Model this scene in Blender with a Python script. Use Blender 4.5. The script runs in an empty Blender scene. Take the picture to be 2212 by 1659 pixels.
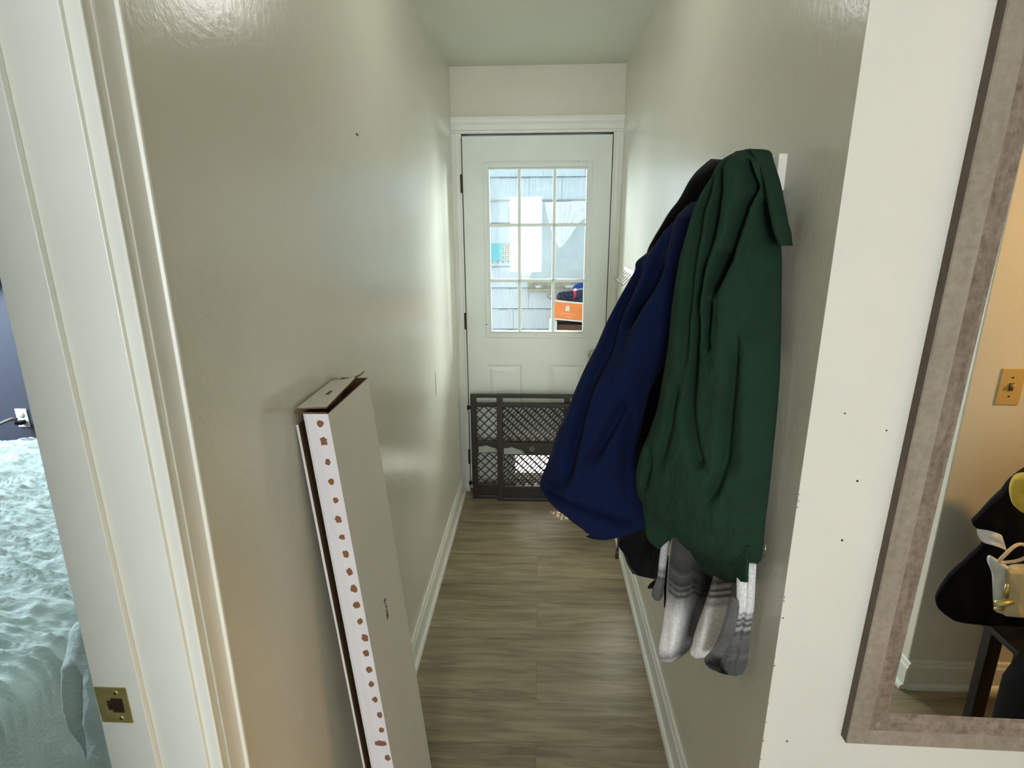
import bpy, bmesh, math, random
import numpy as np
from mathutils import Vector, Matrix, noise

# ------------------------------------------------------------------ camera
SC = bpy.context.scene
COL = SC.collection
FPX, PITCH, YAW, ROLL, H0 = 1224.37, 0.2760, 0.0488, -0.0061, 1.5974
cp, sp, cy, sy = math.cos(PITCH), math.sin(PITCH), math.cos(YAW), math.sin(YAW)
FW = Vector((-sy * cp, cy * cp, -sp))
R0 = Vector((cy, sy, 0)); U0 = R0.cross(FW)
RT = math.cos(ROLL) * R0 + math.sin(ROLL) * U0
UP = -math.sin(ROLL) * R0 + math.cos(ROLL) * U0
EYE = Vector((0, 0, H0))
cam = bpy.data.cameras.new('camera'); camo = bpy.data.objects.new('camera', cam); COL.objects.link(camo)
camo.matrix_world = Matrix(((RT.x, UP.x, -FW.x, 0), (RT.y, UP.y, -FW.y, 0), (RT.z, UP.z, -FW.z, H0), (0, 0, 0, 1)))
cam.sensor_fit = 'HORIZONTAL'; cam.sensor_width = 36.0; cam.lens = 36.0 * FPX / 2212.0
cam.clip_start = 0.02; cam.clip_end = 200
SC.camera = camo

SC.view_settings.view_transform = 'Standard'
SC.view_settings.look = 'None'
SC.view_settings.gamma = 1
SC.view_settings.use_curve_mapping = False
SC.view_settings.exposure = 0.2
SC.cycles.diffuse_bounces = 8
SC.cycles.max_bounces = 14
SC.cycles.transparent_max_bounces = 16

# ------------------------------------------------------------------ light
W = bpy.data.worlds.new('World'); SC.world = W; W.use_nodes = True
bg = W.node_tree.nodes['Background']
bg.inputs[0].default_value = (0.84, 0.95, 1.0, 1); bg.inputs[1].default_value = 2.2

def lamp(name, kind, loc, target, energy, color, **kw):
    d = bpy.data.lights.new(name, kind); d.energy = energy; d.color = color
    for k, v in kw.items(): setattr(d, k, v)
    o = bpy.data.objects.new(name, d); COL.objects.link(o); o.location = loc
    o.rotation_euler = (Vector(target) - Vector(loc)).to_track_quat('-Z', 'Y').to_euler()
    return o
# sun that reaches the pet flap through the open left side of the porch
lamp('sun', 'SUN', (-2, 6, 3), (-2 + .45, 6 - .65, 3 - .56), 28.0, (1, .95, .86), angle=0.012)
# porch: two added lamps, out of view, aimed indoors to brighten the hallway
lamp('porch_fill_light', 'AREA', (1.30, 4.25, 1.85), (-.45, 2.6, 1.25), 60, (.90, .97, 1), shape='RECTANGLE', size=1.1, size_y=1.2, spread=math.radians(80))
lamp('porch_fill_light', 'AREA', (-1.05, 4.2, 1.95), (.43, 2.6, 1.35), 33, (.86, .97, 1), shape='RECTANGLE', size=.9, size_y=1.3, spread=math.radians(80))
# hall behind the camera: daylight through its back window
lamp('hall_window_light', 'AREA', (-.22, -2.9, 1.42), (-.22, 1.6, 1.5), 53, (.97, .99, 1), shape='RECTANGLE', size=.5, size_y=1.15)
# bedroom window on its far left wall
lamp('bedroom_window_light', 'AREA', (-4.40, 2.35, 1.85), (-1.4, 1.7, .8), 165, (.80, .91, 1), shape='RECTANGLE', size=1.1, size_y=1.0)
# added fill lamp without a fixture, brightens the hallway from above the coats
lamp('hallway_fill_light', 'POINT', (-.02, 1.72, 2.2), (0, 1.3, 0), 2.3, (1, .98, .93), shadow_soft_size=.05)
# warm shaded lamp further down the right hand hall
lamp('hall_lamp_light', 'SPOT', (2.4, 0.6, 1.8), (1.62, 0.0, 1.15), 66, (1, .53, .15), spot_size=1.6, spot_blend=.4, shadow_soft_size=.03)

# ------------------------------------------------------------------ measures (metres)
XL, XR, D, HC, YM = -0.467, 0.430, 3.197, 2.367, 0.872
YJ = 0.607                       # far jamb of the bedroom doorway
YMIR = 0.860                     # mirror glass
YB = -0.003                      # wall behind the camera that the mirror shows

def ray(px, py):
    return FW + RT * ((px - 1106) / FPX) - UP * ((py - 829.5) / FPX)
def onX(px, py, v): d = ray(px, py); return EYE + d * (v / d.x)
def onY(px, py, v): d = ray(px, py); return EYE + d * (v / d.y)
def onZ(px, py, v): d = ray(px, py); return EYE + d * ((v - H0) / d.z)
def refl(px, py, y):             # a point seen in the mirror, at real depth y
    p = onY(px, py, 2 * YMIR - y); p.y = y; return p
def at(px, py, plane):
    return {'X': onX, 'Y': onY, 'Z': onZ, 'M': refl}[plane[0]](px, py, plane[1])

# ------------------------------------------------------------------ materials
def srgb(r, g, b):
    f = lambda c: (c / 255 / 12.92) if c <= 10 else ((c / 255 + .055) / 1.055) ** 2.4
    return (f(r), f(g), f(b), 1)
class NT:
    def __init__(s, name):
        s.m = bpy.data.materials.new(name); s.m.use_nodes = True
        s.t = s.m.node_tree; s.n = s.t.nodes; s.p = s.n['Principled BSDF']
        s.out = s.n['Material Output']
    def add(s, typ, **kw):
        x = s.n.new(typ)
        for k, v in kw.items(): setattr(x, k, v)
        return x
    def link(s, a, b): s.t.links.new(a, b)
    def coord(s, kind='Object', scale=(1, 1, 1)):
        c = s.add('ShaderNodeTexCoord'); m = s.add('ShaderNodeMapping')
        s.link(c.outputs[kind], m.inputs[0]); m.inputs['Scale'].default_value = scale
        return m.outputs[0]
    def noise(s, scale, detail=4, rough=.5, vec=None, dist=0):
        x = s.add('ShaderNodeTexNoise'); x.inputs['Scale'].default_value = scale
        x.inputs['Detail'].default_value = detail; x.inputs['Roughness'].default_value = rough
        x.inputs['Distortion'].default_value = dist
        s.link(vec or s.coord(), x.inputs['Vector']); return x.outputs[0]
    def ramp(s, fac, stops, interp='LINEAR'):
        x = s.add('ShaderNodeValToRGB'); x.color_ramp.interpolation = interp
        e = x.color_ramp.elements
        e[0].position = stops[0][0]; e[0].color = stops[0][1]
        e[1].position = stops[-1][0]; e[1].color = stops[-1][1]
        for p, c in stops[1:-1]:
            k = e.new(p); k.color = c
        s.link(fac, x.inputs[0]); return x.outputs[0]
    def mix(s, f, a, b, mode='MIX'):
        x = s.add('ShaderNodeMixRGB', blend_type=mode)
        for i, v in enumerate((f, a, b)):
            if hasattr(v, 'is_linked') or hasattr(v, 'links'): s.link(v, x.inputs[i])
            else: x.inputs[i].default_value = v
        return x.outputs[0]
    def bump(s, h, strength=.2, dist=.01):
        x = s.add('ShaderNodeBump'); x.inputs['Strength'].default_value = strength
        x.inputs['Distance'].default_value = dist
        s.link(h, x.inputs['Height']); s.link(x.outputs[0], s.p.inputs['Normal']); return x
def mat(name, col, rough=.6, spec=.5, metal=0, var=.06, vscale=12, bs=0, bscale=200, bd=.002, kind='Object', sheen=0):
    s = NT(name); c = col if len(col) == 4 else srgb(*col)
    a = tuple(min(1, x * (1 - var)) for x in c[:3]) + (1,); b = tuple(min(1, x * (1 + var)) for x in c[:3]) + (1,)
    v = s.coord(kind)
    s.link(s.ramp(s.noise(vscale, 4, .6, v), [(.3, a), (.7, b)]), s.p.inputs['Base Color'])
    s.p.inputs['Roughness'].default_value = rough; s.p.inputs['Specular IOR Level'].default_value = spec
    s.p.inputs['Metallic'].default_value = metal
    if sheen: s.p.inputs['Sheen Weight'].default_value = sheen
    if bs: s.bump(s.noise(bscale, 3, .6, v), bs, bd)
    return s.m
M = {}
def wallpaint(name, col, rough, bs=.25, var=.03):
    s = NT(name); c = srgb(*col)
    a = tuple(x * (1 - var) for x in c[:3]) + (1,); b = tuple(x * (1 + var) for x in c[:3]) + (1,)
    s.link(s.ramp(s.noise(2.5, 5, .6), [(.3, a), (.7, b)]), s.p.inputs['Base Color'])
    s.p.inputs['Roughness'].default_value = rough; s.p.inputs['Specular IOR Level'].default_value = .5
    n = s.mix(.35, s.noise(60, 4, .6), s.noise(5, 3, .5))
    s.bump(n, bs, .004)
    return s.m
M['wall'] = wallpaint('semi_gloss_cream_paint', (208, 206, 193), .26)
M['wall2'] = wallpaint('flat_cream_paint', (214, 213, 206), .6, .3)
M['ceil'] = wallpaint('ceiling_paint', (208, 210, 198), .7, .2)
M['trim'] = wallpaint('trim_paint', (220, 222, 216), .38, .18, .05)
M['door'] = wallpaint('door_paint', (220, 226, 222), .42, .18, .05)
M['bedwall'] = wallpaint('slate_paint', (70, 76, 92), .7, .2)
M['dark'] = mat('gap_shade_black', (24, 22, 20), .7)  # near-black colour that paints the shade of gaps and screw slots
M['brass'] = mat('aged_brass', (190, 178, 120), .38, .5, .8, .2, 60, .2, 300)
M['hinge'] = mat('dark_bronze', (70, 62, 52), .45, .5, .7, .2, 60)
M['steel'] = mat('brushed_nickel', (170, 165, 155), .3, .5, .9, .1, 60)
M['screw'] = mat('screw_steel', (70, 66, 58), .5, .5, .6)
M['plate'] = mat('white_plastic', (232, 230, 224), .4)
M['ivory'] = mat('ivory_plastic', (196, 170, 110), .4)
M['black'] = mat('black_metal', (14, 14, 14), .45, .4)
M['gate'] = mat('dark_brown_gate_plastic', (38, 32, 26), .42, .5, 0, .2, 20, .15, 80)
M['blackcloth'] = mat('black_fleece', (8, 8, 10), .95, .15, 0, .2, 40, .3, 400, .001)
M['label'] = mat('worn_label_paper', (150, 156, 152), .6)
M['kraft'] = mat('kraft_cardboard', (100, 76, 54), .85, .3, 0, .1, 30, .2, 150)
M['boxwhite'] = mat('white_coated_cardboard', (216, 214, 220), .6, .4, 0, .03, 8, .1, 60)
M['boxgrey'] = mat('white_cardboard_face', (214, 210, 202), .6, .4, 0, .03, 6, .1, 60)
M['spot'] = mat('brown_print', (128, 90, 68), .85, .2, 0, .12, 90)
M['ink'] = mat('black_stamp_ink', (40, 36, 28), .8)

# vinyl plank floor, boards running across the hallway
def floormat():
    s = NT('greige_vinyl_planks')
    v = s.coord('Object')
    br = s.add('ShaderNodeTexBrick'); br.offset = .37; br.squash = 1
    br.inputs['Scale'].default_value = 1; br.inputs['Brick Width'].default_value = 1.22; br.inputs['Row Height'].default_value = .178
    br.inputs['Mortar Size'].default_value = .0006; br.inputs['Mortar Smooth'].default_value = .2
    br.inputs['Color1'].default_value = (.35, .35, .35, 1); br.inputs['Color2'].default_value = (.65, .65, .65, 1)
    br.inputs['Mortar'].default_value = (0, 0, 0, 1)
    s.link(v, br.inputs['Vector'])
    # shift the grain per plank
    m = s.add('ShaderNodeMapping'); m.inputs['Scale'].default_value = (1.5, 16, 1)
    sh = s.add('ShaderNodeVectorMath', operation='MULTIPLY_ADD')
    s.link(br.outputs[0], sh.inputs[0]); sh.inputs[1].default_value = (7, 3, 0); s.link(v, sh.inputs[2])
    s.link(sh.outputs[0], m.inputs[0])
    g1 = s.noise(2.2, 6, .62, m.outputs[0], .9)
    m2 = s.add('ShaderNodeMapping'); m2.inputs['Scale'].default_value = (4, 120, 1); s.link(sh.outputs[0], m2.inputs[0])
    g2 = s.noise(2.0, 4, .6, m2.outputs[0], .3)
    m3 = s.add('ShaderNodeMapping'); m3.inputs['Scale'].default_value = (1.0, 5, 1); s.link(sh.outputs[0], m3.inputs[0])
    g3 = s.noise(1.5, 3, .5, m3.outputs[0], 1.5)
    g = s.mix(.45, s.mix(.18, g1, g2), g3)
    c = s.ramp(g, [(.33, srgb(92, 82, 62)), (.46, srgb(130, 118, 94)), (.56, srgb(152, 140, 114)), (.70, srgb(174, 163, 136))])
    tone = s.ramp(br.outputs[0], [(.3, (.86, .86, .86, 1)), (.7, (1.06, 1.05, 1.03, 1))])
    c = s.mix(1, c, tone, 'MULTIPLY')
    c = s.mix(br.outputs[1], c, srgb(96, 86, 68))
    s.link(c, s.p.inputs['Base Color'])
    s.p.inputs['Roughness'].default_value = .42
    s.bump(g2, .08, .001)
    return s.m
M['floor'] = floormat()

def fabric(name, col, rough=.9, var=.15, bscale=900, sheen=.15, fold=0):
    s = NT(name); c = srgb(*col)
    a = tuple(x * (1 - var) for x in c[:3]) + (1,); b = tuple(x * (1 + var) for x in c[:3]) + (1,)
    s.link(s.ramp(s.noise(14, 5, .6), [(.3, a), (.7, b)]), s.p.inputs['Base Color'])
    s.p.inputs['Roughness'].default_value = rough; s.p.inputs['Specular IOR Level'].default_value = .25
    s.p.inputs['Sheen Weight'].default_value = sheen
    n = s.mix(.3, s.noise(bscale, 2, .5), s.noise(35, 3, .5))
    s.bump(n, .35, .002)
    return s.m
M['green'] = fabric('dark_green_cotton', (27, 52, 38), .95, .12, 900, .0)
M['blue'] = fabric('navy_padded_cotton', (3, 19, 56), .95, .12, 900, .0)
M['blackcoat'] = fabric('black_wool', (7, 7, 9), .95, .1, 900, .05)
s = NT('pale_mint_seersucker'); s.p.inputs['Base Color'].default_value = srgb(180, 198, 194); s.p.inputs['Roughness'].default_value = .95
s.p.inputs['Sheen Weight'].default_value = .1
s.bump(s.mix(.5, s.noise(14, 6, .7, s.coord('Object', (1, 3, 3)), 1.2), s.noise(60, 4, .6, s.coord('Object', (1, 2, 2)))), .8, .012); M['comfort'] = s.m
M['jeans'] = fabric('dark_denim', (58, 60, 78), .95, .3)
M['blue2'] = fabric('blue_cloth', (50, 80, 150), .9)
M['curtain'] = fabric('white_curtain_cloth', (238, 240, 238), .9, .03)
M['canvas'] = fabric('beige_canvas', (188, 176, 140), .9)
M['canvasw'] = fabric('white_canvas', (206, 210, 218), .9)
M['yellow'] = fabric('yellow_cloth', (200, 176, 70), .8)
M['rope'] = fabric('pink_beige_rope', (214, 188, 160), .9)

def plaid(name, vst, ust):
    s = NT(name)
    c = s.add('ShaderNodeTexCoord'); sep = s.add('ShaderNodeSeparateXYZ'); s.link(c.outputs['UV'], sep.inputs[0])
    a = s.ramp(sep.outputs[1], [(p, (g, g, g * 1.02, 1)) for p, g in vst])
    b = s.ramp(sep.outputs[0], [(p, (g, g, g, 1)) for p, g in ust])
    x = s.mix(1, a, b, 'MULTIPLY')
    fl = s.ramp(s.noise(260, 3, .7), [(.35, (.72, .72, .74, 1)), (.62, (1.05, 1.05, 1.05, 1))])
    s.link(s.mix(1, x, fl, 'MULTIPLY'), s.p.inputs['Base Color'])
    s.p.inputs['Roughness'].default_value = .95; s.p.inputs['Sheen Weight'].default_value = .2
    s.p.inputs['Specular IOR Level'].default_value = .2
    s.bump(s.noise(500, 3, .6), .4, .002)
    return s.m

# ------------------------------------------------------------------ mesh helpers
class MB:
    def __init__(s): s.v = []; s.f = []; s.mi = []; s.sm = []
    def add(s, vs, fs, mi=0, smooth=False):
        o = len(s.v); s.v += [tuple(x) for x in vs]
        for f in fs: s.f.append([o + i for i in f]); s.mi.append(mi); s.sm.append(smooth)
    def box(s, a, b, mi=0):
        x0, y0, z0 = a; x1, y1, z1 = b
        s.add([(x0,y0,z0),(x1,y0,z0),(x1,y1,z0),(x0,y1,z0),(x0,y0,z1),(x1,y0,z1),(x1,y1,z1),(x0,y1,z1)],
              [(0,3,2,1),(4,5,6,7),(0,1,5,4),(1,2,6,5),(2,3,7,6),(3,0,4,7)], mi); return s
    def prism(s, poly, fa, fb, mi=0, smooth=False):     # poly of 2D points, fa/fb map to the two ends
        n = len(poly); A = [fa(*p) for p in poly]; B = [fb(*p) for p in poly]
        s.add(A + B, [tuple(range(n))[::-1], tuple(range(n, 2 * n))] + [(i, (i + 1) % n, n + (i + 1) % n, n + i) for i in range(n)], mi, smooth); return s
    def tube(s, pts, r, seg=8, mi=0, smooth=True, caps=True):
        pts = [Vector(p) for p in pts]; n = len(pts); rs = r if hasattr(r, '__len__') else [r] * n
        V = []; T0 = (pts[1] - pts[0]).normalized()
        N = T0.orthogonal().normalized()
        for i, p in enumerate(pts):
            T = (pts[min(i + 1, n - 1)] - pts[max(i - 1, 0)]).normalized()
            N = (N - T * N.dot(T)).normalized(); Bn = T.cross(N)
            for k in range(seg):
                a = 2 * math.pi * k / seg; V.append(p + (N * math.cos(a) + Bn * math.sin(a)) * rs[i])
        F = [(i * seg + k, i * seg + (k + 1) % seg, (i + 1) * seg + (k + 1) % seg, (i + 1) * seg + k) for i in range(n - 1) for k in range(seg)]
        if caps: F += [tuple(range(seg))[::-1], tuple(range((n - 1) * seg, n * seg))]
        s.add(V, F, mi, smooth); return s
    def lathe(s, c, axis, prof, seg=24, mi=0):           # prof: (radius, distance along axis)
        c = Vector(c); A = Vector(axis).normalized(); N = A.orthogonal().normalized(); B = A.cross(N)
        V = [c + A * h + (N * math.cos(2 * math.pi * k / seg) + B * math.sin(2 * math.pi * k / seg)) * r for r, h in prof for k in range(seg)]
        n = len(prof)
        F = [(i * seg + k, i * seg + (k + 1) % seg, (i + 1) * seg + (k + 1) % seg, (i + 1) * seg + k) for i in range(n - 1) for k in range(seg)]
        F += [tuple(range(seg))[::-1], tuple(range((n - 1) * seg, n * seg))]
        s.add(V, F, mi, True); return s
    def build(s, name, mats, parent=None, bevel=0, uv=None):
        me = bpy.data.meshes.new(name); me.from_pydata(s.v, [], s.f)
        if not isinstance(mats, (list, tuple)): mats = [mats]
        for m in mats: me.materials.append(m)
        me.polygons.foreach_set('material_index', s.mi); me.polygons.foreach_set('use_smooth', s.sm)
        bm = bmesh.new(); bm.from_mesh(me); bmesh.ops.recalc_face_normals(bm, faces=bm.faces); bm.to_mesh(me); bm.free()
        me.update()
        o = bpy.data.objects.new(name, me); COL.objects.link(o)
        if parent is not None:
            o.parent = parent; o.matrix_parent_inverse = Matrix.Translation(-Vector(parent['base'])) if 'base' in parent else Matrix()
        if bevel:
            b = o.modifiers.new('bevel', 'BEVEL'); b.width = bevel; b.segments = 2; b.limit_method = 'ANGLE'; b.angle_limit = math.radians(40)
        return o
ROOTS = []
def thing(name, label, cat, loc, group=None):
    o = bpy.data.objects.new(name, None); COL.objects.link(o); o.location = loc; o.empty_display_size = .05
    o['label'] = label; o['category'] = cat; o['base'] = tuple(loc)
    if group: o['group'] = group
    ROOTS.append(o); return o
def tag(o, label, cat, group=None):
    o['label'] = label; o['category'] = cat
    if group: o['group'] = group
    return o
def struct(o): o['kind'] = 'structure'; return o
def copy_tree(o, parent=None, off=(0, 0, 0), label=None):
    c = o.copy(); COL.objects.link(c)
    if parent: c.parent = parent
    else:
        c.location = Vector(o.location) + Vector(off)
        if label: c['label'] = label
    for ch in list(o.children): copy_tree(ch, c)
    return c

def B(a, b): return MB().box(a, b)
# ------------------------------------------------------------------ the shell
fl = MB(); fl.box((-.62, -3.05, -.05), (1.31, 3.26, 0)); fl.box((1.31, -.14, -.05), (3.2, 1.0, 0))
struct(fl.build('floor', M['floor']))
struct(B((-4.6, -1.2, -.05), (-.62, 3.2, 0)).build('floor_bedroom', mat('dark_carpet', (70, 66, 62), .95)))
c = MB(); c.box((-.62, -3.05, HC), (3.2, 1.0, HC + .08)); c.box((-.62, 1.0, HC), (.56, D + .12, HC + .08))
struct(c.build('ceiling', M['ceil']))
struct(B((-4.6, -1.2, HC + .02), (-.62, 3.2, HC + .1)).build('ceiling_bedroom', M['wall2']))

# left wall of the hallway (bedroom doorway at its near end)
w = MB(); w.box((-.580, YJ + .02, 0), (XL, D, HC)); w.box((-.598, -.24, 2.07), (XL, YJ + .02, HC)); w.box((-.598, -3.05, 0), (XL, -.24, HC))
wl = struct(w.build('wall_left', M['wall']))
w = MB(); w.box((XR, YM + .002, 0), (XR + .12, D, HC))
struct(w.build('wall_right', M['wall']))
# the wall that carries the mirror, facing the camera; its left end is the hallway corner
w = MB(); w.prism([(XR, YM), (3.2, YM), (3.2, YM + .1), (XR + .1205, YM + .1), (XR + .1205, YM + .0019), (XR, YM + .0019)], lambda a, b: (a, b, 0), lambda a, b: (a, b, HC))
wm = struct(w.build('wall_mirror', [M['wall2']]))
# end wall round the back door
ZT, ZC = 2.045, 2.128
w = MB(); w.box((XL, D, ZT + .01), (XR, D + .12, HC)); w.box((XL, D, 0), (-.43, D + .12, ZT + .01)); w.box((.392, D, 0), (XR, D + .12, ZT + .01))
struct(w.build('wall_end', M['wall']))
# hall behind the camera
w = MB(); w.box((1.31, YB - .12, 0), (3.2, YB, HC)); w.box((1.31, -3.05, 0), (1.43, YB - .12, HC))
struct(w.build('wall_back', M['wall2'], bevel=.003))
struct(B((3.2, -.2, 0), (3.3, 1.0, HC)).build('wall_hall_end', M['wall2']))
w = MB(); w.box((-.62, -3.15, 0), (1.43, -3.05, .9)); w.box((-.62, -3.15, 2.2), (1.43, -3.05, HC)); w.box((-.62, -3.15, .9), (-.45, -3.05, 2.2)); w.box((1.15, -3.15, .9), (1.43, -3.05, 2.2))
struct(w.build('wall_rear', M['wall2']))
w = MB()
w.box((-.45, -3.12, .9), (-.39, -3.05, 2.2)); w.box((1.09, -3.12, .9), (1.15, -3.05, 2.2)); w.box((-.45, -3.12, .9), (1.15, -3.05, .96)); w.box((-.45, -3.12, 2.14), (1.15, -3.05, 2.2)); w.box((.33, -3.12, .96), (.37, -3.06, 2.14))
struct(w.build('window_1', M['trim']))
# bedroom
YBD = 3.03
struct(B((-4.6, YBD, 0), (-.598, YBD + .1, HC + .02)).build('wall_bedroom_far', M['bedwall']))
w = MB(); w.box((-4.6, -1.2, 0), (-4.5, YBD, .95)); w.box((-4.6, -1.2, 2.3), (-4.5, YBD, HC + .02)); w.box((-4.6, -1.2, .95), (-4.5, 1.1, 2.3)); w.box((-4.6, 2.7, .95), (-4.5, YBD, 2.3))
struct(w.build('wall_bedroom_left', M['bedwall']))
struct(B((-4.6, -1.3, 0), (-.598, -1.2, HC + .02)).build('wall_bedroom_near', M['bedwall']))

# bedroom door frame: jamb, the raised strip with the strike plate, mouldings on both sides
fr = MB()
fr.box((-.598, YJ, 0), (XL, YJ + .02, 2.07)); fr.box((-.598, -.26, 0), (XL, -.24, 2.07)); fr.box((-.598, -.26, 2.05), (XL, YJ + .02, 2.07))
fr.box((-.598, YJ - .008, 0), (-.5345, YJ, 2.05))
jamb = struct(fr.build('trim_1', M['trim'], bevel=.0012))
prof = [(0, .6125), (.0150, .6125), (.0172, .6140), (.0172, .6165), (.0128, .6185), (.0118, .6290), (.0165, .6300), (.0170, .6320), (.0138, .6335), (.0128, .6400),
        (.0136, .6480), (.0152, .6570), (.0165, .6650), (.0205, .6665), (.0210, .6690), (.0190, .6705), (.0180, .6755), (.0130, .6790), (.0100, .6810), (0, .6815)]
cs = MB(); cs.prism(prof, lambda a, b: (XL + a, b, 0), lambda a, b: (XL + a, b, 2.12))
cs.prism(prof, lambda a, b: (XL + a, YJ + .04, 2.06 + b - .6125), lambda a, b: (XL + a, -.32, 2.06 + b - .6125))
struct(cs.build('trim_2', M['trim'], bevel=.0006))
cs = MB(); cs.prism([(a * .3, b) for a, b in prof], lambda a, b: (-.598 - a, b, 0), lambda a, b: (-.598 - a, b, 2.12))
tr3 = struct(cs.build('trim_3', M['trim']))
for o_ in (jamb, tr3):                    # the old frame leans a little towards the hall
    for v_ in o_.data.vertices:
        if v_.co.x < -.575 and v_.co.y > .5: v_.co.x += (v_.co.z - .85) * .022 - .005
# strike plate
s0 = onY(208, 1483, YJ - .008); s1 = onY(271, 1556, YJ - .008)
px0, px1, pz1, pz0 = -.5975, s0.x + .0415, s0.z, s0.z - .0585
sk = MB(); y0 = YJ - .0095
hx0, hx1, hz0, hz1 = px0 + .019, px0 + .036, pz0 + .017, pz0 + .041
for a in [((px0, pz0), (px1, hz0)), ((px0, hz1), (px1, pz1)), ((px0, hz0), (hx0 - .006, hz1)), ((hx1, hz0), (px1, hz1)), ((hx0 - .006, hz0), (hx0, hz0 + .004)), ((hx0 - .006, hz1 - .004), (hx0, hz1))]:
    sk.box((a[0][0], y0, a[0][1]), (a[1][0], y0 + .0015, a[1][1]))
skp = sk.build('strike_plate', M['brass'], jamb); skp['label'] = 'brass strike plate with dark latch hole'
hb = MB(); hb.box((hx0 - .006, YJ - .0084, hz0), (hx1, YJ - .0079, hz1)); hb.build('latch_hole', mat('raw_wood_hole', (48, 32, 22), .9, .2, 0, .4, 150), skp)
for zz in (pz0 + .008, pz1 - .008):
    m = MB(); m.lathe((px0 + .029, y0 + .0003, zz), (0, -1, 0), [(.0001, .0014), (.0022, .0013), (.0038, .0004), (.0038, -.001)][::-1], 16)
    m.box((px0 + .0265, y0 - .0016, zz - .0005), (px0 + .0315, y0 - .0009, zz + .0005), 1); m.box((px0 + .0285, y0 - .0016, zz - .0025), (px0 + .0295, y0 - .0009, zz + .0025), 1)
    m.build('screw', [M['brass'], M['dark']], skp)

# baseboards: body with lipped top and a quarter round shoe
BH = .1086
def bprof():
    return [(0, 0), (.026, 0), (.0265, .006), (.025, .013), (.021, .018), (.0145, .020), (.0135, .078), (.0125, .086), (.0085, .092), (.0078, .100), (.006, .106), (.003, BH), (0, BH)]
m = MB(); m.prism(bprof(), lambda a, b: (XL + a, .6815, b), lambda a, b: (XL + a, D - .015, b)); struct(m.build('baseboard_left', M['trim']))
m = MB(); m.prism(bprof(), lambda a, b: (XR - a, YM, b), lambda a, b: (XR - a, D - .015, b)); struct(m.build('baseboard_right', M['trim']))
m = MB(); m.prism(bprof(), lambda a, b: (XR - .026, YM - a, b), lambda a, b: (3.2, YM - a, b)); struct(m.build('baseboard_mirror', M['trim']))
m = MB(); m.prism(bprof(), lambda a, b: (1.31, YB + a, b), lambda a, b: (3.2, YB + a, b)); m.prism(bprof(), lambda a, b: (1.31 - a, YB + .02, b), lambda a, b: (1.31 - a, -3.0, b)); struct(m.build('baseboard_back', M['trim']))

# back door casing
def casing(side):
    pr = [(0, 0), (0, .008), (.003, .012), (.008, .0125), (.011, .0095), (.026, .0105), (.034, .015), (.042, .0175), (.05, .0175), (.05, 0)]
    m = MB()
    if side == 'l': m.prism(pr, lambda a, b: (-.417 - a, D - b, 0), lambda a, b: (-.417 - a, D - b, ZT + .004))
    elif side == 'r': m.prism(pr, lambda a, b: (.3795 + a, D - b, 0), lambda a, b: (.3795 + a, D - b, ZT + .004))
    else:
        pr = [(x * 1.6, y) for x, y in pr]
        m.prism(pr, lambda a, b: (XL, D - b, ZT + .004 + a), lambda a, b: (XR, D - b, ZT + .004 + a))
    return m
m = casing('l'); q = casing('r'); m.add(q.v, q.f); q = casing('t'); m.add(q.v, q.f)
struct(m.build('trim_4', M['trim']))
# door jamb reveal (dark gap behind the casing) and sill
m = MB(); m.box((-.43, D + .001, 0), (-.4175, D + .11, ZT + .012)); m.box((.380, D + .001, 0), (.392, D + .11, ZT + .012)); m.box((-.43, D + .001, ZT + .002), (.392, D + .11, ZT + .012))
struct(m.build('trim_5', M['dark']))
struct(B((-.417, D - .01, 0), (.3795, D + .12, .014)).build('trim_6', mat('worn_threshold', (92, 70, 50), .6, .4, 0, .2, 30)))

# ------------------------------------------------------------------ the back door
DL, DR, DZ0, DZ1 = -.4125, .375, .018, 2.038
WX0, WX1, WZ0, WZ1 = -.276, .2515, 1.000, 1.8785    # glazed area
PX0, PX1, PZ0, PZ1 = -.140, .165, .130, .338        # pet door hole
DT = .042
d = MB(); y0, y1 = D, D + DT
xs = [DL, WX0, PX0, PX1, WX1, DR]
def slab(mb, holes, x0, x1, z0, z1):
    X = sorted({x0, x1, *[h[0] for h in holes], *[h[1] for h in holes]}); Z = sorted({z0, z1, *[h[2] for h in holes], *[h[3] for h in holes]})
    for i in range(len(X) - 1):
        for j in range(len(Z) - 1):
            cx, cz = (X[i] + X[i + 1]) / 2, (Z[j] + Z[j + 1]) / 2
            if any(h[0] < cx < h[1] and h[2] < cz < h[3] for h in holes): continue
            mb.box((X[i], y0, Z[j]), (X[i + 1], y1, Z[j + 1]))
PANELS = [(-.301, -.099, .47, .806), (.056, .258, .47, .806)]
slab(d, [(WX0, WX1, WZ0, WZ1), (PX0, PX1, PZ0, PZ1)] + PANELS, DL, DR, DZ0, DZ1)
for (a, b_, c0, c1) in PANELS:          # raised panels: cove down, flat field up
    ring = [(0, 0), (.004, .007), (.012, .009), (.020, .006), (.034, .001)]
    L = []
    for off, dep in ring: L.append([(a + off, y0 + dep, c0 + off), (b_ - off, y0 + dep, c0 + off), (b_ - off, y0 + dep, c1 - off), (a + off, y0 + dep, c1 - off)])
    V = [p for r in L for p in r]; F = [(i * 4 + k, i * 4 + (k + 1) % 4, (i + 1) * 4 + (k + 1) % 4, (i + 1) * 4 + k) for i in range(len(L) - 1) for k in range(4)] + [(16, 17, 18, 19)]
    d.add(V, F); d.box((a, y0 + .02, c0), (b_, y1, c1))
bm_ = bpy.data.objects  # noqa
door = d.build('door_1', M['door']); struct(door)
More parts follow.
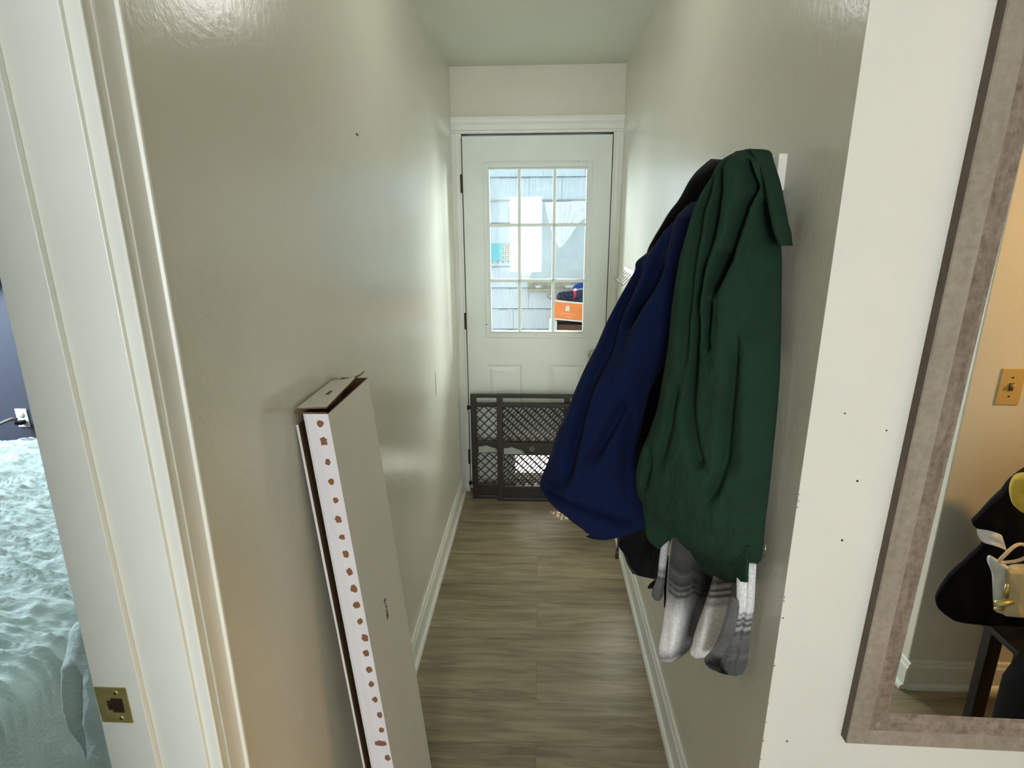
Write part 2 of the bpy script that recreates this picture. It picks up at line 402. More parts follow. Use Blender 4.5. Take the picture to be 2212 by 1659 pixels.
# window frame with muntins
def frame(mb, x0, x1, z0, z1, w, ya, yb):
    mb.box((x0, ya, z0), (x0 + w, yb, z1)); mb.box((x1 - w, ya, z0), (x1, yb, z1)); mb.box((x0 + w, ya, z0), (x1 - w, yb, z0 + w)); mb.box((x0 + w, ya, z1 - w), (x1 - w, yb, z1))
m = MB(); frame(m, -.302, .278, .968, 1.912, .029, D - .006, D + .004)
frame(m, -.296, .272, .974, 1.906, .010, D - .010, D - .006)
frame(m, -.276, .2515, 1.000, 1.8785, .006, D - .012, D + .02)
wf = m.build('window_frame', M['door'], door, bevel=.0015)
m = MB(); gy0, gy1 = D - .009, D + .012
for px in (1122, 1197): x = onY(px, 480, D).x; m.box((x - .0085, gy0, 1.003), (x + .0085, gy1, 1.876)); m.box((x - .004, gy0 - .003, 1.003), (x + .004, gy0, 1.876))
for py in (486, 606): z = onY(1160, py, D).z; m.box((-.273, gy0, z - .0085), (.249, gy1, z + .0085)); m.box((-.273, gy0 - .003, z - .004), (.249, gy0, z + .004))
m.build('muntin_grid', M['door'], door, bevel=.002)
def glassmat():
    s = NT('window_glass'); t = s.add('ShaderNodeBsdfTransparent'); g = s.add('ShaderNodeBsdfGlossy'); g.inputs['Roughness'].default_value = .02
    t.inputs[0].default_value = (.96, .98, .98, 1)
    f = s.add('ShaderNodeFresnel'); f.inputs[0].default_value = 1.28
    x = s.add('ShaderNodeMixShader'); s.link(f.outputs[0], x.inputs[0]); s.link(t.outputs[0], x.inputs[1]); s.link(g.outputs[0], x.inputs[2])
    s.link(x.outputs[0], s.out.inputs[0]); return s.m
M['glass'] = glassmat()
B((-.274, D + .013, 1.0), (.250, D + .016, 1.8785)).build('window_pane', M['glass'], door)
for px, py in [(1072, 353), (1161, 352), (1250, 350), (1276, 383), (1273, 485), (1263, 606), (1051, 701), (1075, 724), (1158, 724), (1241, 725)]:
    p = onY(px, py, D - .006); MB().lathe((p.x, D - .0055, p.z), (0, -1, 0), [(.0035, 0), (.0035, .0008), (.001, .0012)], 10).build('screw', M['screw'], wf)
# hinges
for py in (398, 694, 985):
    z = onY(1000, py, D).z
    m = MB(); m.tube([(-.4205, D - .010, z - .045), (-.4205, D - .010, z + .045)], .0055, 10); m.box((-.425, D - .009, z - .044), (-.412, D - .002, z + .044))
    m.lathe((-.4205, D - .010, z + .045), (0, 0, 1), [(.0055, 0), (.004, .004), (.001, .006)], 10)
    m.build('hinge', M['hinge'], door)
# knob
k = onY(1283, 766, D)
m = MB(); m.lathe((k.x, D, k.z), (0, -1, 0), [(.031, 0), (.031, .003), (.026, .007), (.013, .010), (.011, .028), (.017, .034), (.026, .042), (.028, .050), (.025, .058), (.014, .063), (.001, .064)], 28)
m.build('door_knob', M['steel'], door)
# pet door
m = MB(); frame(m, PX0 - .03, PX1 + .03, PZ0 - .03, PZ1 + .03, .032, D - .008, D + .006)
pd = m.build('pet_door_frame', M['plate'], door, bevel=.003)
def flapmat():
    s = NT('frosted_vinyl'); t = s.add('ShaderNodeBsdfTransparent'); l = s.add('ShaderNodeBsdfTranslucent'); l.inputs[0].default_value = (1, .98, .95, 1)
    x = s.add('ShaderNodeMixShader'); x.inputs[0].default_value = .4
    s.link(t.outputs[0], x.inputs[1]); s.link(l.outputs[0], x.inputs[2]); s.link(x.outputs[0], s.out.inputs[0]); return s.m
B((PX0 + .002, D + .018, PZ0 + .004), (PX1 - .002, D + .0205, PZ1)).build('pet_flap', flapmat(), pd)

# ------------------------------------------------------------------ pressure gate standing in front of the door
GY = 3.100
g = thing('pet_gate', 'dark brown expandable lattice pet gate standing in front of the back door', 'gate', (-.08, GY, 0))
gx0, gx1 = -.392, .300
zz = lambda py: onY(1100, py, GY).z
def gpanel(x0, x1, y, top, name):
    m = MB(); t = .011
    m.box((x0, y - t, .0), (x0 + .034, y + t, top)); m.box((x1 - .034, y - t, .0), (x1, y + t, top))
    for a, b_ in [(top - .022, top), (top - .078, top - .052), (.296, .372), (.070, .100), (0, .022)]:
        m.box((x0 + .028, y - t * .9, a), (x1 - .028, y + t * .9, b_))
    m.box((x0 + .028, y - t * .3, .02), (x1 - .028, y + t * .3, .072))
    return m.build(name, M['gate'], g, bevel=.004)
gpanel(gx0, .18, GY, .658, 'gate_frame')
gpanel(-.238, gx1, GY - .026, .668, 'gate_frame')
def lattice(x0, x1, z0, z1, y, ph):
    m = MB(); s = .0265
    for sgn in (1, -1):
        c0 = math.floor((x0 - z1) / (2 * s)) - 3; c1 = math.ceil((x1 + z1) / (2 * s)) + 3
        for i in range(c0, c1):
            c_ = i * 2 * s + ph                        # line x = c + sgn*z, gently rounded strands
            a = max(z0, min(z1, (x0 - c_) * sgn)); b_ = max(z0, min(z1, (x1 - c_) * sgn)); lo, hi = min(a, b_), max(a, b_)
            if hi - lo < .006: continue
            n = max(2, int((hi - lo) / .009)); P = []
            for j in range(n + 1):
                z = lo + (hi - lo) * j / n; wv = math.sin((z * 2 * math.pi) / s + 0) * .0022
                P.append((c_ + sgn * z + wv, y + sgn * .001, z))
            m.tube(P, .0037, 5, caps=False)
    return m
for (a, b_) in ((.100, .296), (.372, .582)):
    lattice(gx0 + .026, .155, a, b_, GY + .004, 0.004).build('lattice', M['gate'], g)
    lattice(-.212, gx1 - .026, a, b_, GY - .022, .021).build('lattice', M['gate'], g)
m = MB(); m.tube([(gx0 - .012, GY, .575), (gx0 + .003, GY, .575)], .010, 14); m.tube([(gx0 - .02, GY, .575), (gx0 - .012, GY, .575)], .013, 14); m.build('bumper', M['black'], g)
m = MB(); m.tube([(gx0 - .012, GY, .10), (gx0 + .003, GY, .10)], .010, 14); m.tube([(gx0 - .02, GY, .10), (gx0 - .012, GY, .10)], .013, 14); m.build('bumper', M['black'], g)
for k_, (a, b_) in enumerate(((1034, 1080), (1089, 1136))):
    p0 = onY(a, 978, GY - .014); p1 = onY(b_, 965, GY - .014)
    random.seed(5 + k_); P = [(p0.x, p0.z), (p1.x - .01, p0.z + .003)]
    for i in range(8): P.append((p1.x - (i % 2) * .02 - i * .003, p0.z + .006 + i * .0035))
    P += [(p0.x + .045, p1.z + .006), (p0.x + .03, p1.z + .001), (p0.x, p1.z - .003)]
    y = GY - .010 if k_ == 0 else GY - .0365
    MB().prism(P, lambda a, b: (a, y - .0006, b), lambda a, b: (a, y, b)).build('torn_label', M['label'], g)
p = onY(1149, 970, GY - .036)
m = MB(); m.lathe((p.x, GY - .0355, p.z), (0, -1, 0), [(.016, 0), (.016, .002), (.012, .003), (.012, .0015), (.006, .0015), (.006, .004), (.001, .004)], 20)
m.build('adjuster_dial', mat('scuffed_grey_plastic', (96, 92, 86), .5), g)

# ------------------------------------------------------------------ switch plates, wall marks
p = onX(940, 805, XL); q = onX(940, 857, XL)
m = MB(); m.box((XL, p.y - .005, q.z), (XL + .003, p.y + .068, p.z)); tag(m.build('blank_wall_plate', M['wall'], bevel=.0012), 'cream painted blank plate on left wall above the baseboard', 'wall plate')
m = MB(); p = onX(770, 290, XL)
m.lathe((XL, p.y, p.z), (1, 0, 0), [(.004, 0), (.004, .0008), (.001, .001)], 8); m.lathe((XL, p.y + .012, p.z), (1, 0, 0), [(.003, 0), (.003, .0008), (.001, .001)], 8)
m.build('nail_hole', M['screw'], wl)
m = MB(); random.seed(3)
for px, py, r in [(1825, 893, .0016), (1915, 930, .0016), (1852, 1039, .0022), (1819, 1167, .0022), (1700, 1601, .0022), (1692, 1335, .0015), (1897, 1300, .001)]:
    p = onY(px, py, YM); m.lathe((p.x, YM, p.z), (0, -1, 0), [(r, 0), (r * .9, .0004), (r * .2, .0005)], 7)
m.build('nail_hole', M['screw'], wm)
m = MB()                                  # chips along the corner edge
for py in list(range(1068, 1100, 14)) + [1290, 1298, 1335, 1420, 1438, 1520, 1560, 1600, 1640]:
    p = onY(1878 - .1452 * py + 3, py, YM); r = random.uniform(.0014, .003)
    z = p.z; x = XR + .0005
    m.add([(x, YM - .0003, z - r), (x + r * .8, YM - .0003, z - r * .3), (x + r * .5, YM - .0003, z + r), (x, YM - .0003, z + r)], [(0, 1, 2, 3)])
m.build('paint_chip', mat('exposed_plaster', (120, 116, 104), .9), wm)

# ------------------------------------------------------------------ mirror
ang = math.radians(-0.95)
o0 = onY(1828, 1607, YM - .020)
mr = thing('wall_mirror', 'tall wall mirror in a wide grey-brown weathered wooden frame', 'mirror', (o0.x + .27, YM, o0.z))
ca, sa = math.cos(ang), math.sin(ang)
def rot(u, y, v): return (o0.x + u * ca - v * sa, y, o0.z + u * sa + v * ca)
MW, MH, FWD = .52, 1.34, .068
s = NT('weathered_grey_wood')
v = s.coord('Object', (9, 9, 1.6)); n1 = s.noise(3, 7, .7, v, .6); n2 = s.noise(90, 3, .6)
s.link(s.mix(.25, s.ramp(n1, [(.25, srgb(122, 112, 100)), (.5, srgb(142, 132, 120)), (.75, srgb(156, 147, 135))]), s.ramp(n2, [(.4, srgb(116, 106, 96)), (.6, srgb(156, 147, 137))])), s.p.inputs['Base Color'])
s.p.inputs['Roughness'].default_value = .55; s.bump(s.mix(.5, n1, n2), .25, .003); M['mframe'] = s.m
s = NT('weathered_wood_side'); n1 = s.noise(12, 6, .7)
s.link(s.ramp(n1, [(.3, srgb(74, 64, 52)), (.7, srgb(104, 92, 78))]), s.p.inputs['Base Color']); s.p.inputs['Roughness'].default_value = .7; M['mside'] = s.m
fy = YM - .020
fp = [(0, YM - .001, 1), (0, fy + .002, 1), (.002, fy, 0), (.034, fy + .0005, 0), (.050, fy + .003, 0), (.060, fy + .0065, 0), (.066, fy + .0072, 0), (FWD, fy + .010, 0), (FWD, YM - .001, 0)]
m = MB()
def ringpt(o, y): return [rot(o, y, o), rot(MW - o, y, o), rot(MW - o, y, MH - o), rot(o, y, MH - o)]
for i in range(len(fp) - 1):
    A = ringpt(fp[i][0], fp[i][1]); Bq = ringpt(fp[i + 1][0], fp[i + 1][1])
    for k in range(4): m.add([A[k], A[(k + 1) % 4], Bq[(k + 1) % 4], Bq[k]], [(0, 1, 2, 3)], 1 if i == 0 else (2 if 3 <= i <= 6 else 0))
s = NT('dark_stained_grey_wood'); n1 = s.noise(3, 7, .75, s.coord('Object', (12, 12, 2.5)), .8); n2 = s.noise(70, 4, .7)
s.link(s.mix(.45, s.ramp(n1, [(.3, srgb(84, 72, 64)), (.5, srgb(120, 109, 99)), (.7, srgb(150, 140, 128))]), s.ramp(n2, [(.35, srgb(80, 68, 62)), (.65, srgb(150, 138, 126))])), s.p.inputs['Base Color']); s.p.inputs['Roughness'].default_value = .6
m.build('mirror_frame', [M['mframe'], M['mside'], s.m], mr)
s = NT('mirror_silver'); s.p.inputs['Metallic'].default_value = 1; s.p.inputs['Roughness'].default_value = .012; s.p.inputs['Base Color'].default_value = (.86, .89, .87, 1)
A = [rot(FWD - .004, YMIR, FWD - .004), rot(MW - FWD + .004, YMIR, FWD - .004), rot(MW - FWD + .004, YMIR, MH - FWD + .004), rot(FWD - .004, YMIR, MH - FWD + .004)]
m = MB(); m.add(A + [(x, y + .004, z) for x, y, z in A], [(0, 1, 2, 3), (7, 6, 5, 4), (0, 4, 5, 1), (1, 5, 6, 2), (2, 6, 7, 3), (3, 7, 4, 0)])
m.build('mirror_glass', s.m, mr)

# ------------------------------------------------------------------ cloth
def crom(P, t):
    n = len(P) - 1; f = min(max(t, 0), 1) * n; i = min(int(f), n - 1); u = f - i
    p0, p1, p2, p3 = P[max(i - 1, 0)], P[i], P[i + 1], P[min(i + 2, n)]
    return .5 * ((2 * p1) + (-p0 + p2) * u + (2 * p0 - 5 * p1 + 4 * p2 - p3) * u * u + (-p0 + 3 * p1 - 3 * p2 + p3) * u ** 3)
def cloth(name, rows, LP, RP, material, parent, front=.04, back=.05, creases=(), nr=150, nc=80, waves=0, seed=0, xmax=None, power=.6, nz=.004, nsc=7, smoothc=True):
    """rows: (Lx,Ly,Rx,Ry) in photo pixels, top to bottom, set on planes LP / RP; gives a closed garment body"""
    K = [np.array(r, float) for r in rows]
    seglen = [0]
    for a, b in zip(K, K[1:]): seglen.append(seglen[-1] + np.linalg.norm((a - b).reshape(2, 2).mean(0)) + .15 * np.linalg.norm(a - b))
    seglen = np.array(seglen) / seglen[-1]
    V = []; UV = []
    def lin(P, v):
        if not isinstance(P, list): return P
        ks = [q[0] for q in P]; return (P[0][1][0], float(np.interp(v, ks, [q[1][1] for q in P])))
    CR = [(np.array(c[0], float), c[1], c[2]) for c in creases]
    def crease(px, py):
        s = 0
        for pl, w, dep in CR:
            best = 1e9; tb = 0
            for i in range(len(pl) - 1):
                a, b = pl[i], pl[i + 1]; ab = b - a; t = ((px - a[0]) * ab[0] + (py - a[1]) * ab[1]) / (ab @ ab); t = min(1, max(0, t))
                dx, dy = px - a[0] - ab[0] * t, py - a[1] - ab[1] * t; dd = dx * dx + dy * dy
                if dd < best: best = dd; side = dx; tb = (i + t) / (len(pl) - 1)
            fade = min(1, tb * 6 + .15) * min(1, (1 - tb) * 5 + .1)
            s += dep * math.exp(-best / (w * w)) * fade
        return s
    N2 = nc * 2
    for j in range(nr + 1):
        v = j / nr
        f = float(np.interp(v, seglen, np.linspace(0, 1, len(K)))); r = crom(K, f)
        Lp = at(r[0], r[1], lin(LP, v)); Rp = at(r[2], r[3], lin(RP, v))
        ch = Rp - Lp; mid = (Lp + Rp) / 2
        n = Vector((-ch.y, ch.x, 0)); 
        if n.length < 1e-6: n = Vector((-mid.x, -mid.y, 0))
        n.normalize(); cv = Vector((-mid.x, -mid.y, 0)) if LP[0] != 'M' and not (isinstance(LP, list) and LP[0][1][0] == 'M') else Vector((0, 1, 0))
        if n.dot(cv) < 0: n = -n
        wsc = min(1, ch.length / .10) ** .7; tv = min(1, v / .05) ** .5
        for i in range(N2):
            if i <= nc:
                u = i / nc; b = math.sin(math.pi * u) ** power * front
                # rounder spacing near the sides
                px = r[0] + (r[2] - r[0]) * u; py = r[1] + (r[3] - r[1]) * u
                ef = min(1, min(u, 1 - u) * 9)
                P = Lp + ch * u
                b = b * wsc * tv + ef * wsc * (crease(px, py) + nz * noise.noise(Vector((px / 100 * nsc * .5, py / 100 * nsc * .16, seed))) + nz * .5 * noise.noise(Vector((px / 100 * nsc * 1.6, py / 100 * nsc * .7, seed + 9))))
                P = P + n * b
            else:
                u = 1 - (i - nc) / nc; b = math.sin(math.pi * u) ** .6 * back * wsc * tv + .004
                P = Lp + ch * u - n * b
            if xmax is not None and P.x > xmax: P.x = xmax
            V.append(P); UV.append((u, v))
    F = []
    for j in range(nr):
        for i in range(N2):
            F.append((j * N2 + i, j * N2 + (i + 1) % N2, (j + 1) * N2 + (i + 1) % N2, (j + 1) * N2 + i))
    F.append(tuple(range(N2))[::-1]); F.append(tuple(range(nr * N2, (nr + 1) * N2)))
    m = MB(); m.add(V, F, 0, True)
    o = m.build(name, material, parent); me = o.data
    uvl = me.uv_layers.new(name='UVMap')
    for lp in me.loops: uvl.data[lp.index].uv = UV[lp.vertex_index]
    return o

# coat rack: white board, end of it showing, with metal hooks
rk = thing('coat_rack', 'white board coat rack with metal hooks on right wall, mostly behind the coats', 'coat rack', (XR - .01, 1.5, 1.68))
MB().box((XR - .016, 1.075, 1.650), (XR, 1.42, 1.712)).build('board', M['plate'], rk, bevel=.003)
for yy in (1.13, 1.255):
    P = []
    for i in range(15):
        a = math.radians(-90 + 200 * i / 14); P.append((XR - .045 + .022 * math.cos(a) * -1, yy, 1.655 + .022 * math.sin(a)))
    up = [(XR - .016, yy, 1.69), (XR - .03, yy, 1.68), (XR - .036, yy, 1.655), (XR - .045, yy, 1.634), (XR - .06, yy, 1.634), (XR - .068, yy, 1.65), (XR - .07, yy, 1.668)]
    m = MB(); m.tube(up, .0035, 8); m.lathe((XR - .07, yy, 1.668), (0, 0, 1), [(.001, -.004), (.006, 0), (.006, .004), (.001, .008)], 10); m.lathe((XR - .019, yy, 1.68), (1, 0, 0), [(.011, 0), (.011, .003)], 14)
    m.build('hook', M['steel'], rk)

# green garment
gr = thing('green_jacket', 'dark green hooded cotton jacket hanging nearest on the right wall rack', 'jacket', (XR - .06, 1.10, 1.0))
rows = [(1592, 326, 1622, 321), (1572, 338, 1650, 326), (1558, 352, 1664, 338), (1540, 383, 1670, 372), (1516, 419, 1674, 410), (1500, 455, 1678, 450), (1485, 502, 1683, 500),
        (1471, 553, 1688, 552), (1464, 589, 1689, 590), (1453, 662, 1688, 662), (1446, 734, 1687, 734), (1435, 806, 1685, 806), (1421, 879, 1681, 879), (1404, 930, 1677, 930),
        (1384, 978, 1673, 978), (1374, 1027, 1669, 1027), (1380, 1070, 1665, 1070), (1400, 1100, 1660, 1112), (1430, 1127, 1657, 1150), (1465, 1156, 1655, 1180), (1515, 1180, 1653, 1200), (1560, 1204, 1650, 1212), (1600, 1219, 1640, 1219)]
cre = [([(1592, 330), (1575, 420), (1555, 520), (1535, 640), (1528, 760), (1530, 860)], 11, -.045),
       ([(1560, 372), (1530, 450), (1512, 560), (1500, 700), (1495, 850)], 14, -.028),
       ([(1632, 345), (1640, 380), (1646, 415)], 8, -.045),
       ([(1646, 400), (1628, 440), (1610, 500), (1596, 560), (1578, 600), (1566, 632)], 9, -.055),
       ([(1588, 545), (1580, 590), (1568, 630)], 9, -.11),
       ([(1660, 430), (1668, 480), (1676, 530)], 7, -.03),
       ([(1566, 640), (1562, 700), (1558, 740)], 7, -.035),
       ([(1563, 730), (1566, 748)], 6, -.06),
       ([(1618, 700), (1612, 800), (1600, 900), (1590, 990), (1570, 1045), (1552, 1080)], 11, -.022),
       ([(1520, 760), (1520, 860), (1535, 970), (1545, 1000)], 12, -.028),
       ([(1480, 820), (1470, 920), (1450, 1000)], 12, -.022),
       ([(1410, 960), (1420, 1000), (1405, 1050)], 10, -.02),
       ([(1640, 760), (1636, 900), (1630, 1050)], 16, .010),
       ([(1548, 520), (1556, 600), (1545, 700)], 14, .012),
       ([(1600, 600), (1600, 700), (1585, 800)], 20, .012),
       ([(1460, 1100), (1540, 1130), (1640, 1150)], 14, -.006)]
cloth('body', rows, [(0, ('Y', 1.13)), (.3, ('Y', 1.12)), (1, ('Y', 1.09))], [(0, ('X', XR - .045)), (.2, ('X', XR - .022)), (1, ('X', XR - .012))], M['green'], gr, .05, .03, cre, 210, 110, xmax=XR - .018, seed=1)
rows = [(1612, 322, 1640, 322), (1622, 326, 1664, 327), (1640, 352, 1672, 350), (1654, 395, 1686, 395), (1664, 440, 1694, 440), (1672, 478, 1700, 480), (1682, 510, 1704, 512), (1693, 530, 1701, 531)]
cloth('hood', rows, [(0, ('Y', 1.06)), (1, ('Y', .935))], [(0, ('X', XR - .04)), (1, ('X', XR - .010))], M['green'], gr, .012, .008, [([(1668, 420), (1684, 480), (1694, 520)], 6, .004)], 50, 24, xmax=XR - .002, seed=2, nz=.002)
# rear panel of the jacket showing under the front hem
rows = [(1386, 1090, 1470, 1100), (1391, 1120, 1480, 1130), (1395, 1155, 1470, 1150), (1408, 1176, 1455, 1160), (1424, 1187, 1440, 1170)]
cloth('rear_panel', rows, ('Y', 1.20), ('Y', 1.19), M['green'], gr, .015, .01, [], 40, 30, xmax=XR - .01, seed=3)
rows = [(1440, 1130, 1618, 1180), (1462, 1165, 1617, 1205), (1490, 1192, 1615, 1222), (1512, 1225, 1613, 1238), (1535, 1246, 1612, 1250), (1560, 1257, 1610, 1257)]
cloth('rear_hem', rows, ('Y', 1.155), ('X', XR - .045), M['green'], gr, .010, .008, [([(1480, 1180), (1560, 1225)], 8, -.004)], 50, 50, xmax=XR - .01, seed=4)
rows = [(1460, 1150, 1560, 1180), (1478, 1182, 1550, 1200), (1505, 1198, 1545, 1207), (1525, 1206, 1540, 1209)]
cloth('middle_hem', rows, ('Y', 1.135), ('Y', 1.10), M['green'], gr, .008, .006, [], 30, 30, seed=4)
p = onX(1651, 1185, XR - .014); MB().tube([p + Vector((0, -.004, .012)), p + Vector((0, -.004, -.016))], .0016, 8).build('zipper_pull', M['steel'], gr)

# navy coat
bl = thing('navy_coat', 'navy blue padded coat flaring out from the wall left of the green jacket', 'coat', (XR - .1, 1.33, 1.0))
rows = [(1500, 436, 1540, 432), (1476, 456, 1560, 450), (1460, 477, 1560, 480), (1435, 502, 1560, 510), (1406, 539, 1555, 545), (1376, 564, 1550, 575), (1371, 585, 1545, 600), (1350, 622, 1540, 640), (1334, 651, 1530, 665), (1312, 694, 1500, 700), (1290, 745, 1470, 745),
        (1268, 788, 1430, 795), (1247, 835, 1404, 845), (1226, 885, 1393, 890), (1205, 932, 1384, 935), (1188, 985, 1377, 985), (1168, 1036, 1376, 1033), (1172, 1057, 1385, 1070), (1201, 1089, 1402, 1098), (1240, 1115, 1402, 1125), (1281, 1139, 1397, 1136), (1306, 1153, 1345, 1139)]
cre = [([(1478, 460), (1440, 560), (1400, 640), (1372, 700), (1355, 745), (1340, 800)], 12, -.034),
       ([(1452, 560), (1420, 620), (1372, 690), (1350, 700)], 10, -.036),
       ([(1400, 560), (1372, 610), (1340, 680), (1325, 760), (1290, 860), (1268, 940), (1250, 1010), (1245, 1040)], 14, -.05),
       ([(1330, 770), (1304, 850), (1284, 930), (1262, 1000), (1246, 1030), (1262, 1060)], 16, .034),
       ([(1368, 850), (1345, 900), (1315, 950), (1292, 980)], 9, -.028),
       ([(1412, 640), (1390, 760), (1372, 850)], 16, .012),
       ([(1372, 880), (1365, 960), (1362, 1040)], 10, -.024),
       ([(1180, 1022), (1210, 1026), (1245, 1028)], 4, -.010),
       ([(1172, 1046), (1205, 1050), (1255, 1062), (1300, 1078), (1350, 1100), (1400, 1122)], 8, -.026),
       ([(1190, 1064), (1250, 1088), (1320, 1125)], 14, .008),
       ([(1300, 700), (1262, 820), (1225, 930), (1200, 1000)], 22, .012)]
cloth('coat_body', rows, [(0, ('Y', 1.33)), (.3, ('Y', 1.34)), (1, ('Y', 1.30))], [(0, ('Y', 1.27)), (1, ('Y', 1.22))], M['blue'], bl, .075, .035, cre, 210, 110, xmax=XR - .018, seed=11)
m = MB(); p = onY(1329, 1143, 1.22); m.lathe(p, (.3, -.3, 1), [(.002, -.007), (.006, -.006), (.0068, 0), (.006, .006), (.002, .007)], 14); m.build('cord_stopper', mat('grey_beige_plastic', (150, 146, 138), .4), bl)
p = onY(1318, 1158, 1.22); MB().lathe(p, (0, 0, 1), [(.001, -.005), (.004, -.003), (.004, .003), (.001, .005)], 10).build('snap_button', M['hinge'], bl)

# black coat behind
bk = thing('black_coat', 'black wool coat hanging behind the navy coat and green jacket', 'coat', (XR - .1, 1.42, 1.0))
rows = [(1536, 343, 1562, 345), (1507, 369, 1556, 366), (1485, 398, 1545, 392), (1467, 430, 1532, 430), (1446, 459, 1525, 460), (1428, 492, 1518, 490), (1413, 517, 1514, 520), (1400, 545, 1510, 550), (1392, 600, 1500, 600), (1370, 700, 1492, 700), (1350, 800, 1484, 800), (1340, 900, 1476, 900),
        (1335, 1000, 1468, 1000), (1328, 1080, 1462, 1080), (1331, 1130, 1460, 1130), (1336, 1165, 1450, 1165), (1340, 1184, 1442, 1190), (1355, 1202, 1434, 1210), (1369, 1228, 1426, 1228), (1388, 1246, 1420, 1250)]
cloth('coat_body', rows, ('Y', 1.48), ('X', XR - .020), M['blackcoat'], bk, .02, .05, [([(1440, 470), (1420, 560)], 12, -.01)], 150, 70, xmax=XR - .018, seed=21)
m = MB(); p = onY(1337, 1163, 1.33); q = onY(1333, 1190, 1.33)
m.tube([onY(1344, 1160, 1.35), p, onY(1335, 1172, 1.33)], .0022, 8); m.tube([onY(1335, 1172, 1.33), onY(1334, 1188, 1.33)], .0018, 8); m.tube([onY(1334, 1186, 1.33), onY(1332, 1206, 1.33)], [.004, .0045], 8)
m.build('zipper_pull', M['hinge'], bk)

# flannel shirt
fs = thing('plaid_shirt', 'white and grey plaid flannel shirt hanging below the green jacket hem', 'shirt', (XR - .05, 1.1, .75))
bands = [(0, .05), (.18, .08), (.27, .05), (.30, .11), (.37, .04), (.385, .15), (.41, .04), (.43, .22), (.455, .05), (.475, .30), (.62, .86), (.80, .95), (.88, .8), (.93, .26), (.96, .5), (1, .2)]
P1 = plaid('plaid_left', bands, [(0, .85), (.12, 1.0), (.38, 1.0), (.55, .55), (.66, .24), (.78, .16), (.9, .22), (1, .2)])
bands2 = [(0, .16), (.10, .22), (.15, .06), (.19, .4), (.23, .06), (.25, .5), (.29, .06), (.32, .62), (.37, .42), (.42, .86), (.85, .95), (.95, .75), (1, .7)]
P2 = plaid('plaid_right', bands2, [(0, .8), (.1, 1), (.9, 1), (1, .8)])
bands3 = [(0, .9), (.42, .85), (.45, .34), (.47, .62), (.50, .07), (.52, .4), (.55, .07), (.58, .5), (.61, .09), (.66, .16), (.80, .11), (.84, .17), (.88, .10), (1, .09)]
P3 = plaid('plaid_sleeve', bands3, [(0, .8), (.3, 1), (1, .9)])
P4 = plaid('plaid_dark', [(0, .10), (.3, .14), (.5, .11), (.7, .16), (.85, .1), (1, .07)], [(0, .8), (.5, 1), (1, .8)])
P5 = plaid('plaid_cuff', [(0, .6), (.45, .62), (.55, .22), (.60, .4), (.64, .1), (.7, .16), (1, .10)], [(0, .8), (.5, 1), (1, .6)])
rows = [(1454, 1140, 1556, 1175), (1450, 1180, 1550, 1220), (1444, 1230, 1541, 1255), (1442, 1272, 1530, 1285), (1436, 1315, 1519, 1318), (1430, 1359, 1507, 1350), (1422, 1402, 1497, 1380), (1425, 1425, 1496, 1396), (1440, 1429, 1480, 1412)]
cloth('front_panel', rows, ('Y', 1.20), ('Y', 1.18), P1, fs, .02, .012, [([(1500, 1180), (1500, 1290), (1492, 1390)], 12, -.022), ([(1468, 1200), (1462, 1300), (1450, 1400)], 14, .012)], 110, 60, seed=31, xmax=XR - .018)
rows = [(1548, 1225, 1592, 1225), (1541, 1259, 1588, 1259), (1530, 1290, 1584, 1294), (1518, 1322, 1577, 1325), (1508, 1350, 1568, 1352), (1499, 1385, 1561, 1382), (1495, 1406, 1556, 1406), (1512, 1422, 1545, 1417)]
cloth('side_panel', rows, ('Y', 1.12), ('Y', 1.06), P2, fs, .028, .012, [([(1570, 1240), (1545, 1330), (1525, 1400)], 14, .006)], 90, 50, seed=32, xmax=XR - .018)
rows = [(1592, 1215, 1638, 1215), (1591, 1259, 1635, 1259), (1590, 1304, 1632, 1304), (1580, 1345, 1627, 1345), (1568, 1385, 1623, 1385), (1560, 1412, 1621, 1412), (1557, 1436, 1618, 1436), (1566, 1453, 1608, 1452)]
cloth('sleeve', rows, ('X', XR - .05), ('X', XR - .014), P3, fs, .018, .010, [([(1612, 1222), (1608, 1300), (1600, 1385)], 4, -.014), ([(1590, 1380), (1600, 1400), (1598, 1420)], 5, -.004), ([(1560, 1411), (1620, 1410)], 3, -.003)], 100, 50, seed=33, xmax=XR - .018)
rows = [(1583, 1290, 1596, 1292), (1575, 1325, 1600, 1325), (1560, 1370, 1595, 1370), (1540, 1400, 1590, 1410), (1521, 1424, 1585, 1430), (1532, 1443, 1580, 1448), (1556, 1454, 1574, 1455)]
cloth('sleeve', rows, ('X', XR - .07), ('X', XR - .03), P4, fs, .008, .008, [([(1530, 1425), (1560, 1440)], 4, -.005), ([(1556, 1400), (1558, 1450)], 3, -.005)], 70, 40, seed=34, xmax=XR - .018)
rows = [(1432, 1160, 1450, 1150), (1427, 1187, 1446, 1180), (1423, 1218, 1440, 1218), (1419, 1250, 1436, 1255), (1409, 1275, 1433, 1275), (1408, 1288, 1432, 1288), (1415, 1297, 1426, 1297)]
cloth('front_edge', rows, ('Y', 1.24), ('Y', 1.24), P5, fs, .012, .008, [], 60, 30, seed=35)
m = MB(); m.tube([onY(1428, 1190, 1.26), onY(1420, 1230, 1.26), onY(1417, 1258, 1.26)], .0035, 8); m.tube([onY(1416, 1256, 1.26), onY(1407, 1266, 1.26), onY(1400, 1270, 1.26)], [.005, .007, .003], 8)
m.tube([onY(1441, 1200, 1.25), onY(1437, 1260, 1.25), onY(1436, 1312, 1.25)], [.004, .004, .002], 8)
m.build('belt_strap', M['blackcoat'], bk)

